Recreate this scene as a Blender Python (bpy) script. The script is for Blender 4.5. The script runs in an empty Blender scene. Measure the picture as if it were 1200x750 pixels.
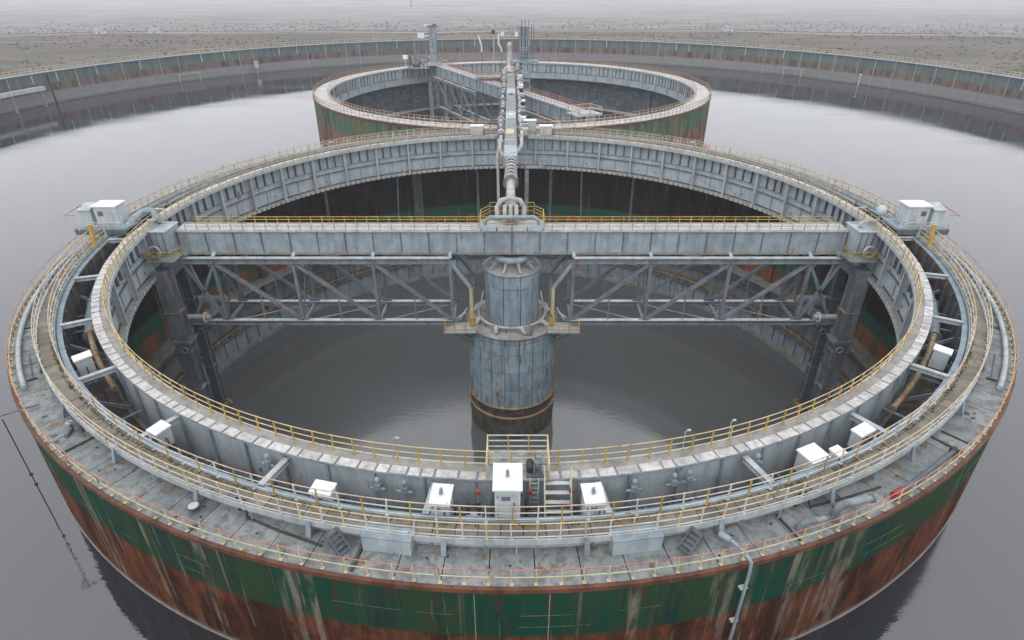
import bpy, math, random
from mathutils import Vector, Matrix

# ------------------------------------------------------------------ camera, sky, sun, exposure
sc = bpy.context.scene
PI = math.pi
R = math.radians
cam_d = bpy.data.cameras.new('camera')
cam = bpy.data.objects.new('camera', cam_d)
sc.collection.objects.link(cam)
cam.location = (0, -61.95, 32.32)
cam.rotation_euler = (R(90 - 29.74), 0, 0)
cam_d.sensor_width = 36
cam_d.lens = 21.56
cam_d.clip_end = 12000
sc.camera = cam

SUN_EL, SUN_AZ = 52, 200          # azimuth clockwise from +Y (the camera looks along +Y)
world = bpy.data.worlds.new('World')
sc.world = world
world.use_nodes = True
wn, wl = world.node_tree.nodes, world.node_tree.links
wn.clear()
w_out = wn.new('ShaderNodeOutputWorld')
w_bg = wn.new('ShaderNodeBackground')
w_sky = wn.new('ShaderNodeTexSky')
w_sky.sky_type = 'NISHITA'
w_sky.sun_disc = False
w_sky.sun_elevation = R(SUN_EL)
w_sky.sun_rotation = R(SUN_AZ)
w_sky.air_density = 1.0
w_sky.dust_density = 3.0
w_sky.ozone_density = 1.0
w_hsv = wn.new('ShaderNodeHueSaturation')
w_hsv.inputs['Saturation'].default_value = 0.18
w_bg.inputs['Strength'].default_value = 0.14
wl.new(w_sky.outputs[0], w_hsv.inputs['Color'])
w_mix = wn.new('ShaderNodeMix')            # an even overcast layer over the clear-sky model
w_mix.data_type = 'RGBA'
w_mix.inputs[0].default_value = 0.88
w_mix.inputs[7].default_value = (9.9, 10.1, 10.6, 1)
wl.new(w_hsv.outputs[0], w_mix.inputs[6])
wl.new(w_mix.outputs[2], w_bg.inputs['Color'])
wl.new(w_bg.outputs[0], w_out.inputs['Surface'])

sun_d = bpy.data.lights.new('sun', 'SUN')
sun_d.energy = 0.5
sun_d.angle = R(40)
sun_d.color = (1.0, 0.97, 0.93)
sun = bpy.data.objects.new('sun', sun_d)
sc.collection.objects.link(sun)
_el, _az = R(SUN_EL), R(SUN_AZ)
_dir = Vector((math.sin(_az) * math.cos(_el), math.cos(_az) * math.cos(_el), math.sin(_el)))
sun.rotation_euler = _dir.to_track_quat('Z', 'Y').to_euler()
sun.location = _dir * 200

vs = sc.view_settings
vs.view_transform = 'Standard'
vs.look = 'None'
vs.exposure = 0.2
vs.gamma = 1.0
vs.use_curve_mapping = False
sc.cycles.max_bounces = 6
sc.cycles.volume_bounces = 2
sc.cycles.use_denoising = True

rnd = random.Random(7)
COL = sc.collection

# ------------------------------------------------------------------ materials
def mat_nodes(name):
    m = bpy.data.materials.new(name)
    m.use_nodes = True
    nt = m.node_tree
    return m, nt, nt.nodes['Principled BSDF']

class NT:
    """small helper to write node graphs"""
    def __init__(s, nt):
        s.nt = nt
        s.pos = nt.nodes.new('ShaderNodeNewGeometry').outputs['Position']
        sp = nt.nodes.new('ShaderNodeSeparateXYZ')
        nt.links.new(s.pos, sp.inputs[0])
        s.x, s.y, s.z = sp.outputs
    def set(s, sock, v):
        if hasattr(v, 'is_output'):
            s.nt.links.new(v, sock)
        else:
            if sock.type == 'RGBA' and not isinstance(v, (int, float)) and len(v) == 3:
                v = (*v, 1)
            sock.default_value = v
    def math(s, op, a, b=0.0, clamp=False):
        n = s.nt.nodes.new('ShaderNodeMath'); n.operation = op; n.use_clamp = clamp
        s.set(n.inputs[0], a); s.set(n.inputs[1], b)
        return n.outputs[0]
    def noise(s, scale, stretch=(1, 1, 1), detail=4, rough=0.6, off=(0, 0, 0)):
        mp = s.nt.nodes.new('ShaderNodeMapping')
        mp.inputs['Scale'].default_value = stretch
        mp.inputs['Location'].default_value = off
        s.nt.links.new(s.pos, mp.inputs['Vector'])
        n = s.nt.nodes.new('ShaderNodeTexNoise')
        n.inputs['Scale'].default_value = scale
        n.inputs['Detail'].default_value = detail
        n.inputs['Roughness'].default_value = rough
        s.nt.links.new(mp.outputs[0], n.inputs['Vector'])
        return n.outputs['Fac']
    def band(s, v, a, b):
        n = s.nt.nodes.new('ShaderNodeMapRange'); n.interpolation_type = 'SMOOTHSTEP'
        s.set(n.inputs[0], v)
        n.inputs[1].default_value = a; n.inputs[2].default_value = b
        return n.outputs[0]
    def mix(s, f, a, b, mode='MIX'):
        n = s.nt.nodes.new('ShaderNodeMix'); n.data_type = 'RGBA'; n.blend_type = mode
        s.set(n.inputs[0], f); s.set(n.inputs[6], a); s.set(n.inputs[7], b)
        return n.outputs[2]
    def bump(s, h, strength=0.3, dist=0.05):
        n = s.nt.nodes.new('ShaderNodeBump')
        n.inputs['Strength'].default_value = strength
        n.inputs['Distance'].default_value = dist
        s.set(n.inputs['Height'], h)
        return n.outputs[0]
    def piece(s):
        return s.nt.nodes.new('ShaderNodeObjectInfo').outputs['Random']

def paint(name, c1, c2, rust=0.0, rough=0.55, scale=0.9, rcol=(0.17, 0.075, 0.035), dirt=0.35, metal=0.0, streak=True, vary=0.0):
    """painted steel: two tones, dirt, rust spots and runs"""
    m, nt, b = mat_nodes(name)
    g = NT(nt)
    col = g.mix(g.band(g.noise(scale, detail=5), 0.35, 0.65), c1, c2)
    if vary:
        col = g.mix(vary, col, g.mix(g.piece(), tuple(v * 0.5 for v in c1), tuple(min(1, v * 1.35) for v in c2)))
    if dirt:
        d = g.band(g.noise(1.6, (1, 1, 0.12) if streak else (1, 1, 1), 5, 0.7), 0.44, 0.64)
        col = g.mix(g.math('MULTIPLY', d, dirt), col, tuple(v * 0.35 for v in c1))
        d2 = g.band(g.noise(7, detail=3), 0.5, 0.68)
        col = g.mix(g.math('MULTIPLY', d2, dirt * 0.6), col, tuple(v * 0.5 for v in c2))
    if rust:
        r = g.band(g.noise(1.1, (1, 1, 0.35) if streak else (1, 1, 1), 7, 0.72, (3, 1, 7)), 0.665 - rust * 0.35, 0.72 - rust * 0.33)
        col = g.mix(r, col, g.mix(g.noise(5), rcol, tuple(v * 1.9 for v in rcol)))
    g.set(b.inputs['Base Color'], col)
    b.inputs['Roughness'].default_value = rough
    b.inputs['Specular IOR Level'].default_value = 0.3
    b.inputs['Metallic'].default_value = metal
    g.set(b.inputs['Normal'], g.bump(g.noise(4, detail=5), 0.25, 0.03))
    return m

M = {}
M['steel'] = paint('blue_grey_steel', (0.20, 0.25, 0.285), (0.27, 0.325, 0.36), rust=0.12)
M['steel_dark'] = paint('dark_steel', (0.085, 0.105, 0.12), (0.13, 0.15, 0.165), rust=0.2)
M['steel_light'] = paint('light_steel', (0.34, 0.375, 0.39), (0.43, 0.46, 0.47), rust=0.1)
M['web'] = paint('girder_web_paint', (0.30, 0.355, 0.385), (0.39, 0.44, 0.465), rust=0.15, vary=0.15, dirt=0.25)
M['deck'] = paint('deck_plate_paint', (0.18, 0.205, 0.208), (0.265, 0.28, 0.275), rust=0.30, streak=False, vary=0.3, rcol=(0.11, 0.08, 0.055), dirt=0.6)
M['cover'] = paint('pale_cover_plate', (0.40, 0.385, 0.37), (0.54, 0.52, 0.505), rust=0.14, streak=False, vary=0.25, dirt=0.5)
M['white'] = paint('white_cabinet_paint', (0.66, 0.67, 0.67), (0.76, 0.76, 0.76), rust=0.10, dirt=0.22)
M['cab'] = paint('cabinet_side_paint', (0.40, 0.45, 0.46), (0.48, 0.52, 0.53), rust=0.05, dirt=0.2)
M['yellow'] = paint('yellow_paint', (0.40, 0.25, 0.045), (0.50, 0.34, 0.09), rust=0.25, dirt=0.4)
M['ypale'] = paint('pale_yellow_paint', (0.52, 0.42, 0.22), (0.58, 0.50, 0.32), rust=0.25, dirt=0.3)
M['rail'] = paint('grey_rail_paint', (0.45, 0.46, 0.46), (0.58, 0.56, 0.53), rust=0.2, dirt=0.3)
M['railred'] = paint('red_rail_paint', (0.36, 0.12, 0.10), (0.46, 0.22, 0.17), rust=0.2, dirt=0.3)
M['railpink'] = paint('faded_orange_rail', (0.50, 0.33, 0.24), (0.60, 0.48, 0.38), rust=0.2, dirt=0.3)
M['rust'] = paint('rusty_rim_steel', (0.10, 0.04, 0.025), (0.16, 0.066, 0.038), rust=0.0, dirt=0.6)
M['trim'] = paint('worn_brown_grey_trim', (0.26, 0.22, 0.20), (0.38, 0.36, 0.35), rust=0.35, streak=False)
M['weld'] = paint('pale_green_weld', (0.02, 0.085, 0.055), (0.11, 0.15, 0.10), rust=0.3, scale=1.5)
M['flange'] = paint('pale_flange_paint', (0.42, 0.44, 0.45), (0.54, 0.55, 0.55), rust=0.08, streak=False)
M['pilaster'] = paint('green_grey_pilaster', (0.04, 0.085, 0.075), (0.12, 0.145, 0.13), rust=0.35)
M['legsteel'] = paint('weathered_leg_steel', (0.16, 0.18, 0.195), (0.23, 0.25, 0.265), rust=0.22, dirt=0.5)
M['duct'] = paint('grey_duct_paint', (0.165, 0.18, 0.185), (0.23, 0.245, 0.25), rust=0.16, streak=False)
M['planks'] = paint('brown_walkway_planks', (0.135, 0.12, 0.095), (0.21, 0.19, 0.155), rust=0.25, streak=False, vary=0.35, rcol=(0.11, 0.075, 0.03))
M['concrete'] = paint('grimy_concrete', (0.22, 0.21, 0.195), (0.30, 0.29, 0.27), rust=0.1)
M['pit'] = paint('grimy_trough_floor', (0.05, 0.048, 0.045), (0.10, 0.09, 0.08), rust=0.35, streak=False)
M['pipe_tan'] = paint('tan_corroded_pipe', (0.24, 0.18, 0.10), (0.33, 0.26, 0.16), rust=0.35)
M['wrap'] = paint('pale_pipe_wrapping', (0.33, 0.31, 0.295), (0.46, 0.435, 0.42), rust=0.12, dirt=0.5)
M['black'] = paint('black_rubber', (0.02, 0.02, 0.022), (0.045, 0.045, 0.045), dirt=0.1)
M['redknob'] = paint('red_valve_paint', (0.25, 0.03, 0.03), (0.32, 0.06, 0.05), dirt=0.3)
M['bridge'] = paint('bridge_steel', (0.25, 0.295, 0.325), (0.33, 0.375, 0.40), rust=0.10, vary=0.1)
M['truss'] = paint('truss_steel', (0.155, 0.185, 0.205), (0.225, 0.255, 0.275), rust=0.14, vary=0.12)
M['column'] = paint('column_plate_paint', (0.24, 0.33, 0.39), (0.34, 0.42, 0.47), rust=0.22, dirt=0.6, rcol=(0.20, 0.13, 0.08), vary=0.2)
M['colbase'] = paint('wet_column_base', (0.06, 0.06, 0.05), (0.13, 0.13, 0.11), rust=0.15, dirt=0.6)
M['moss'] = paint('moss_tufts', (0.07, 0.08, 0.025), (0.15, 0.13, 0.05), dirt=0.2, rough=0.9)
M['hedge'] = paint('bare_misty_trees', (0.17, 0.16, 0.16), (0.25, 0.235, 0.24), dirt=0.05, rough=0.95, scale=0.05)  # mist put into the colour: twigs greyed paler
M['scrub'] = paint('winter_scrub', (0.085, 0.08, 0.06), (0.14, 0.115, 0.09), dirt=0.2, rough=0.95, scale=0.05)
M['shed'] = paint('pale_shed_wall', (0.5, 0.48, 0.45), (0.6, 0.58, 0.55), dirt=0.3)
M['shedroof'] = paint('grey_shed_roof', (0.22, 0.22, 0.23), (0.3, 0.3, 0.31), dirt=0.3)

def wall_mat(name, zsplit, green1, green2, rust1, rust2, zlow=None, low=None, fade=0.16, teal=(0.006, 0.038, 0.034)):
    """green paint above, bare rust below, vertical runs and patches"""
    m, nt, b = mat_nodes(name)
    g = NT(nt)
    big = g.noise(0.22, (1, 1, 0.35), 3)
    grn = g.mix(g.band(big, 0.4, 0.6), green1, green2)
    grn = g.mix(g.band(g.noise(0.6, (1, 1, 0.1), 3, off=(9, 2, 0)), 0.5, 0.72), grn, teal)
    grn = g.mix(g.math('MULTIPLY', g.band(g.noise(1.3, (1, 1, 0.22), 6, 0.75, (4, 4, 1)), 0.53, 0.64), 0.65), grn, tuple(v * 1.1 for v in rust1))
    rst = g.mix(g.band(g.noise(1.5, (1, 1, 0.5), 6, 0.7), 0.35, 0.68), rust1, rust2)
    rst = g.mix(g.math('MULTIPLY', g.band(g.noise(0.5, (1, 1, 0.25), 4, off=(1, 7, 3)), 0.47, 0.6), 0.75), rst, tuple(v * 0.35 for v in rust1))
    zz = g.math('ADD', g.z, g.math('MULTIPLY', g.math('SUBTRACT', g.noise(2.0, (1, 1, 0.3), 5), 0.5), 0.35))
    col = g.mix(g.band(zz, zsplit - fade, zsplit + fade), rst, grn)
    # pale mineral runs
    run = g.band(g.noise(0.6, (1, 1, 0.025), 4, 0.72, (5, 5, 5)), 0.535, 0.62)
    run = g.math('MULTIPLY', run, g.band(g.noise(1.7, (1, 1, 0.3), 4), 0.35, 0.6))
    col = g.mix(g.math('MULTIPLY', run, 0.75), col, g.mix(g.noise(3.0, (1, 1, 0.2), 4), (0.15, 0.10, 0.065), (0.30, 0.285, 0.24)))
    fine = g.band(g.noise(4.5, (1, 1, 0.06), 4, 0.7, (2, 8, 5)), 0.5, 0.66)
    col = g.mix(g.math('MULTIPLY', fine, 0.6), col, (0.045, 0.04, 0.03))
    scr = g.band(g.noise(3.2, (1, 1, 0.05), 3, 0.6, (12, 8, 5)), 0.64, 0.69)
    col = g.mix(g.math('MULTIPLY', scr, 0.3), col, (0.25, 0.22, 0.17))
    if zlow is not None:
        lw = g.mix(g.noise(0.7, (1, 1, 0.4), 5), tuple(v * 0.75 for v in low), tuple(v * 1.15 for v in low))
        col = g.mix(g.band(zz, zlow + 0.25, zlow - 0.25), col, lw)
    g.set(b.inputs['Base Color'], col)
    b.inputs['Roughness'].default_value = 0.7
    b.inputs['Specular IOR Level'].default_value = 0.06
    g.set(b.inputs['Normal'], g.bump(g.noise(2.5, detail=6), 0.35, 0.04))
    return m

M['tankwall'] = wall_mat('green_over_rust_wall', 4.6, (0.005, 0.056, 0.033), (0.024, 0.055, 0.024), (0.068, 0.027, 0.017), (0.185, 0.056, 0.024), 0.22, (0.26, 0.25, 0.23))
M['backwall'] = wall_mat('hazed_green_over_rust_wall', 3.9, (0.06, 0.13, 0.095), (0.11, 0.135, 0.075), (0.17, 0.09, 0.065), (0.25, 0.14, 0.10), 0.22, (0.26, 0.25, 0.23), fade=0.5)  # green and rust lifted paler: distance haze put into the colours
M['basinwall'] = wall_mat('streaked_basin_wall', 5.0, (0.085, 0.125, 0.13), (0.12, 0.15, 0.15), (0.13, 0.095, 0.09), (0.18, 0.13, 0.115), 3.0, (0.205, 0.202, 0.215), fade=0.5, teal=(0.07, 0.13, 0.125))  # upper green and rust desaturated, haze painted into the wall

def inner_wall_mat(name, blue=False):
    m, nt, b = mat_nodes(name)
    g = NT(nt)
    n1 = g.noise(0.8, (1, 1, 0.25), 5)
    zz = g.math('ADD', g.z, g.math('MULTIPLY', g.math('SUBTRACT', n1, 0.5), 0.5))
    if blue:
        col = g.mix(g.band(n1, 0.35, 0.65), (0.06, 0.085, 0.10), (0.10, 0.125, 0.138))
        ln = g.band(g.noise(0.35, (1, 1, 2.2), 3), 0.52, 0.62)
        col = g.mix(g.math('MULTIPLY', ln, 0.5), col, (0.20, 0.21, 0.22))
    else:
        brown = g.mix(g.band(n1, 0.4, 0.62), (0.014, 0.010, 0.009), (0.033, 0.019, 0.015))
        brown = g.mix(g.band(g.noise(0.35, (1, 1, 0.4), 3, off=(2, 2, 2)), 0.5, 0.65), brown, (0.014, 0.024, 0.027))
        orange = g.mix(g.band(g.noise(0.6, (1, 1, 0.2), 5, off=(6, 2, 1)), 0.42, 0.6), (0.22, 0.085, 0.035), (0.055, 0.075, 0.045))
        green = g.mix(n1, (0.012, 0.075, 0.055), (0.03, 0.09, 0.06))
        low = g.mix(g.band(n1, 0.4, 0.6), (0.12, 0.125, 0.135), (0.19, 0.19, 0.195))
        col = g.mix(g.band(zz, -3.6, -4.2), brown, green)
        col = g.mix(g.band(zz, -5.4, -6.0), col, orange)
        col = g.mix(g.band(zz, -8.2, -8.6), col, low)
        col = g.mix(g.math('MULTIPLY', g.band(g.noise(1.2, (1, 1, 0.08), 5, off=(8, 1, 4)), 0.55, 0.7), 0.55), col, (0.10, 0.045, 0.025))
    col = g.mix(g.math('MULTIPLY', g.band(g.noise(1.6, (1, 1, 0.05), 4), 0.6, 0.72), 0.35), col, (0.22, 0.21, 0.19))
    g.set(b.inputs['Base Color'], col)
    b.inputs['Roughness'].default_value = 0.7
    b.inputs['Specular IOR Level'].default_value = 0.06
    return m
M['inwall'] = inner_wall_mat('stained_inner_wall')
M['inwall_blue'] = inner_wall_mat('blue_grey_inner_wall', True)

def water_mat(name, body, ior, bump_s, scale):
    m, nt, b = mat_nodes(name)
    g = NT(nt)
    g.set(b.inputs['Base Color'], g.mix(g.noise(0.03, detail=3), tuple(v * 0.9 for v in body), tuple(v * 1.1 for v in body)))
    g.set(b.inputs['Roughness'], g.math('ADD', 0.02, g.math('MULTIPLY', g.band(g.noise(0.035, (1, 2.2, 1), 4, off=(7, 3, 0)), 0.42, 0.62), 0.09)))
    b.inputs['IOR'].default_value = ior
    h = g.math('ADD', g.noise(scale, (1, 1.6, 1), 3, 0.55), g.math('MULTIPLY', g.noise(scale * 5, (1, 1.6, 1), 2), 0.25))
    h = g.math('MULTIPLY', h, g.band(g.noise(0.05, detail=2, off=(3, 0, 0)), 0.3, 0.7))
    g.set(b.inputs['Normal'], g.bump(h, bump_s, 0.06))
    return m
M['water'] = water_mat('pale_murky_water', (0.022, 0.024, 0.031), 2.0, 0.18, 0.9)
M['pool'] = water_mat('dark_pool_water', (0.10, 0.106, 0.106), 1.85, 0.24, 1.3)

def land_mat():
    m, nt, b = mat_nodes('winter_field')
    g = NT(nt)
    a = g.band(g.noise(0.02, (1, 2.2, 1), 6, 0.65), 0.35, 0.65)
    c = g.mix(a, (0.105, 0.094, 0.084), (0.16, 0.145, 0.13))
    c = g.mix(g.band(g.noise(0.035, (1, 3, 1), 6, 0.7, (40, 10, 0)), 0.5, 0.66), c, (0.10, 0.11, 0.075))
    c = g.mix(g.band(g.noise(0.07, (1, 3, 1), 5, 0.7, (4, 10, 0)), 0.6, 0.72), c, (0.19, 0.135, 0.095))
    c = g.mix(g.math('MULTIPLY', g.band(g.noise(0.6, (1, 1.5, 1), 4, 0.8), 0.45, 0.62), 0.55), c, (0.08, 0.072, 0.068))
    g.set(b.inputs['Base Color'], c)
    b.inputs['Roughness'].default_value = 0.95
    b.inputs['Specular IOR Level'].default_value = 0.1
    return m
M['land'] = land_mat()

def flat_mat():
    # marsh at the shore; mist painted into the colour pales the mud farther out
    m, nt, b = mat_nodes('marsh_mud_painted_mist')
    g = NT(nt)
    misty_mud = g.mix(g.band(g.noise(0.012, (1, 2.5, 1), 6, 0.6), 0.35, 0.65), (0.225, 0.225, 0.24), (0.29, 0.285, 0.30))
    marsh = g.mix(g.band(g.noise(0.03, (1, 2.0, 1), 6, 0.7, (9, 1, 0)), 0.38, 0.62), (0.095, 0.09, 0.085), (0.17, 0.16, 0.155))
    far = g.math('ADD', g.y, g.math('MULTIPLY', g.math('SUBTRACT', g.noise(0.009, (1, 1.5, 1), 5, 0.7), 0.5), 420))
    c = g.mix(g.band(far, 280, 640), marsh, misty_mud)
    c = g.mix(g.math('MULTIPLY', g.band(g.noise(0.06, (1, 2.4, 1), 6, 0.8, (5, 0, 0)), 0.46, 0.62), 0.5), c, (0.12, 0.115, 0.12))
    g.set(b.inputs['Base Color'], c)
    b.inputs['Roughness'].default_value = 0.6
    b.inputs['Specular IOR Level'].default_value = 0.3
    return m
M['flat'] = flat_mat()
M['track'] = paint('pale_dirt_track', (0.36, 0.33, 0.29), (0.44, 0.41, 0.37), dirt=0.2, streak=False, rough=0.95)

# ------------------------------------------------------------------ mesh helpers
def pol(r, a, z=0.0):
    """a in degrees from the side of the tank nearest the camera, positive to the right"""
    return Vector((r * math.sin(R(a)), -r * math.cos(R(a)), z))

class MB:
    def __init__(s):
        s.v, s.f, s.sm = [], [], []
    def add(s, vs, fs, smooth=False):
        o = len(s.v)
        s.v += [tuple(v) for v in vs]
        s.f += [tuple(i + o for i in f) for f in fs]
        s.sm += [smooth] * len(fs)
        return s
    def box(s, c, d, yaw=0.0, taper=1.0):
        x, y, z = d[0] / 2, d[1] / 2, d[2] / 2
        ca, sa = math.cos(yaw), math.sin(yaw)
        vs = []
        for k in (-1, 1):
            t = taper if k > 0 else 1
            for i, j in ((-1, -1), (1, -1), (1, 1), (-1, 1)):
                px, py = i * x * t, j * y * t
                vs.append((c[0] + px * ca - py * sa, c[1] + px * sa + py * ca, c[2] + k * z))
        return s.add(vs, [(3, 2, 1, 0), (4, 5, 6, 7), (0, 1, 5, 4), (1, 2, 6, 5), (2, 3, 7, 6), (3, 0, 4, 7)])
    def bar(s, p, q, w, h, up=(0, 0, 1)):
        p, q = Vector(p), Vector(q)
        d = (q - p).normalized()
        u = Vector(up)
        if abs(d.dot(u)) > 0.97:
            u = Vector((0, 1, 0))
        a = d.cross(u).normalized()
        b = a.cross(d).normalized()
        vs = []
        for e in (p, q):
            for i, j in ((-1, -1), (1, -1), (1, 1), (-1, 1)):
                vs.append(e + a * (i * w / 2) + b * (j * h / 2))
        return s.add(vs, [(0, 1, 2, 3), (7, 6, 5, 4), (0, 4, 5, 1), (1, 5, 6, 2), (2, 6, 7, 3), (3, 7, 4, 0)])
    def ibar(s, p, q, w, h, t=0.05, up=(0, 0, 1)):
        """an I-section beam from p to q"""
        p, q = Vector(p), Vector(q)
        d = (q - p).normalized()
        u = Vector(up)
        if abs(d.dot(u)) > 0.97:
            u = Vector((0, 1, 0))
        a = d.cross(u).normalized()
        b = a.cross(d).normalized()
        o = b * (h / 2 - t / 2)
        s.bar(p + o, q + o, w, t, up); s.bar(p - o, q - o, w, t, up)
        return s.bar(p, q, t, h - 2 * t, up)
    def tube(s, pts, r, n=8, cap=True, closed=False):
        pts = [Vector(p) for p in pts]
        k = len(pts)
        rs = r if isinstance(r, (list, tuple)) else [r] * k
        vs, fs = [], []
        ref = None
        for i, p in enumerate(pts):
            if closed:
                d = (pts[(i + 1) % k] - pts[i - 1]).normalized()
            else:
                d = (pts[min(i + 1, k - 1)] - pts[max(i - 1, 0)]).normalized()
            if ref is None:
                ref = Vector((0, 0, 1)) if abs(d.z) < 0.9 else Vector((1, 0, 0))
            a = d.cross(ref).normalized()
            b = a.cross(d).normalized()
            ref = b
            for j in range(n):
                t = 2 * PI * j / n
                vs.append(p + (a * math.cos(t) + b * math.sin(t)) * rs[i])
        rng = range(k if closed else k - 1)
        for i in rng:
            i2 = (i + 1) % k
            for j in range(n):
                j2 = (j + 1) % n
                fs.append((i * n + j, i * n + j2, i2 * n + j2, i2 * n + j))
        s.add(vs, fs, True)
        if cap and not closed:
            s.add(vs[:n], [tuple(range(n))[::-1]]); s.add(vs[-n:], [tuple(range(n))])
        return s
    def arc(s, r0, r1, z0, z1, a0=0.0, a1=360.0, n=180, c=(0, 0)):
        """solid ring or ring sector; r0 inner, r1 outer"""
        full = abs(a1 - a0) >= 359.99
        k = n if full else n + 1
        vs, fs = [], []
        for i in range(k):
            a = a0 + (a1 - a0) * i / n
            for r, z in ((r0, z0), (r1, z0), (r1, z1), (r0, z1)):
                p = pol(r, a, z)
                vs.append((p.x + c[0], p.y + c[1], z))
        for i in range(n):
            i2 = (i + 1) % k
            for j in range(4):
                j2 = (j + 1) % 4
                fs.append((i * 4 + j, i * 4 + j2, i2 * 4 + j2, i2 * 4 + j))
        if not full:
            fs.append((3, 2, 1, 0)); e = n * 4
            fs.append((e, e + 1, e + 2, e + 3))
        return s.add(vs, fs)
    def lathe(s, prof, n=32, c=(0, 0), smooth=True, cap=True):
        """prof: (radius, z) from bottom to top"""
        vs, fs = [], []
        for r, z in prof:
            for j in range(n):
                t = 2 * PI * j / n
                vs.append((c[0] + r * math.cos(t), c[1] + r * math.sin(t), z))
        for i in range(len(prof) - 1):
            for j in range(n):
                j2 = (j + 1) % n
                fs.append((i * n + j, i * n + j2, (i + 1) * n + j2, (i + 1) * n + j))
        s.add(vs, fs, smooth)
        if cap:
            s.add(vs[:n], [tuple(range(n))[::-1]]); s.add(vs[-n:], [tuple(range(n))])
        return s
    def torus(s, c, r, t, n=20, m=8, axis='z'):
        pts = []
        for i in range(n):
            a = 2 * PI * i / n
            u, v = r * math.cos(a), r * math.sin(a)
            o = {'z': (u, v, 0), 'y': (u, 0, v), 'x': (0, u, v)}[axis]
            pts.append((c[0] + o[0], c[1] + o[1], c[2] + o[2]))
        return s.tube(pts, t, m, closed=True)
    def mesh(s, name, mat):
        me = bpy.data.meshes.new(name)
        me.from_pydata(s.v, [], s.f)
        me.materials.append(M[mat] if isinstance(mat, str) else mat)
        me.polygons.foreach_set('use_smooth', s.sm)
        me.update()
        return me
    def obj(s, name, mat, parent=None, loc=None, rz=0.0):
        return inst(s.mesh(name, mat), name, parent, loc, rz)

def inst(me, name, parent=None, loc=None, rz=0.0):
    o = bpy.data.objects.new(name, me)
    COL.objects.link(o)
    if loc is not None:
        o.location = loc
    if rz:
        o.rotation_euler = (0, 0, rz)
    if parent is not None:
        o.parent = parent
    return o

def tag(o, label, cat, group=None):
    o['label'] = label
    o['category'] = cat
    if group:
        o['group'] = group
    return o

def thing(name, label, cat, loc=(0, 0, 0), rz=0.0, group=None):
    o = bpy.data.objects.new(name, None)
    o.empty_display_size = 0.5
    COL.objects.link(o)
    o.location = loc
    o.rotation_euler = (0, 0, rz)
    return tag(o, label, cat, group)

def struct(o):
    o['kind'] = 'structure'
    return o

def stuff(o):
    o['kind'] = 'stuff'
    return o

def copy_tree(o, parent=None):
    c = o.copy()
    COL.objects.link(c)
    c.parent = parent
    for ch in list(o.children):
        copy_tree(ch, c)
    return c

# ------------------------------------------------------------------ dimensions (metres)
TR = 44.0                 # near tank outer radius
DZ = 8.09                 # near tank deck level
GZ = 9.28                 # top of the inner ring girder
GI, GO = 37.27, 38.4      # girder top inner / outer radius
WZ = 9.0                  # raised walkway floor level
WI, WO = 40.95, 42.05      # walkway radii
PZ = -16.6                # water level inside the near tank
BC = (0.0, 93.8)          # far tank centre
BR = 46.0
BASC = (0.0, 75.3)        # basin centre
BASR = 134.7

# ------------------------------------------------------------------ ground, water, land
def ring_sheet(name, mat, c, radii, z, n=256):
    vs, fs = [], []
    for r in radii:
        for i in range(n):
            t = 2 * PI * i / n
            vs.append((c[0] + r * math.cos(t), c[1] + r * math.sin(t), z))
    for k in range(len(radii) - 1):
        for i in range(n):
            j = (i + 1) % n
            fs.append((k * n + i, (k + 1) * n + i, (k + 1) * n + j, k * n + j))
    return MB().add(vs, fs).obj(name, mat)

struct(ring_sheet('ground', 'land', BASC, [BASR + 0.6, 180, 260, 420, 800, 1600, 3200], 3.2))

import bmesh
def water_with_holes(name, mat, outer, holes, z):
    bm = bmesh.new()
    edges = []
    for (cx, cy, r, n) in [outer] + holes:
        vs = [bm.verts.new((cx + r * math.cos(2 * PI * i / n), cy + r * math.sin(2 * PI * i / n), z)) for i in range(n)]
        edges += [bm.edges.new((vs[i], vs[(i + 1) % n])) for i in range(n)]
    bmesh.ops.triangle_fill(bm, use_beauty=True, use_dissolve=False, edges=edges)
    me = bpy.data.meshes.new(name)
    bm.to_mesh(me); bm.free()
    me.materials.append(M[mat])
    for p in me.polygons:
        if p.normal.z < 0:
            p.flip()
    return inst(me, name)
struct(water_with_holes('water', 'water', (*BASC, BASR, 256), [(0, 0, TR - 0.2, 160), (*BC, BR - 0.2, 160)], 0.0))
struct(MB().add([pol(43.3, 360 * i / 128, PZ) for i in range(128)], [tuple(range(128))]).obj('pool_water', 'pool'))
struct(MB().add([(BC[0] + 45 * math.cos(2 * PI * i / 96), BC[1] + 45 * math.sin(2 * PI * i / 96), -14) for i in range(96)], [tuple(range(96))]).obj('far_pool_water', 'pool'))

# tidal flat, bank and track behind the basin
def strip(name, mat, pts, w, z):
    vs, fs = [], []
    for i, p in enumerate(pts):
        a = Vector(pts[max(i - 1, 0)]); b = Vector(pts[min(i + 1, len(pts) - 1)])
        d = (b - a).normalized(); nn = Vector((-d.y, d.x))
        ww = w * (0.85 + 0.3 * rnd.random())
        vs += [(p[0] + nn.x * ww / 2, p[1] + nn.y * ww / 2, z), (p[0] - nn.x * ww / 2, p[1] - nn.y * ww / 2, z)]
    for i in range(len(pts) - 1):
        fs.append((2 * i, 2 * i + 1, 2 * i + 3, 2 * i + 2))
    return MB().add(vs, fs).obj(name, mat)
def shore(x):
    return 318 - 0.00045 * min(abs(x), 360) ** 2 + 5 * math.sin(x * 0.021) + 3 * math.sin(x * 0.057 + 1)
vs, fs = [], []
NX = 400
for i in range(NX + 1):
    x = -2400 + 4800 * i / NX
    y0 = shore(x)
    vs += [(x, y0, 3.25), (x, y0 + 200, 3.25), (x, 2700, 3.25)]
for i in range(NX):
    a = 3 * i
    fs += [(a, a + 3, a + 4, a + 1), (a + 1, a + 4, a + 5, a + 2)]
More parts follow.
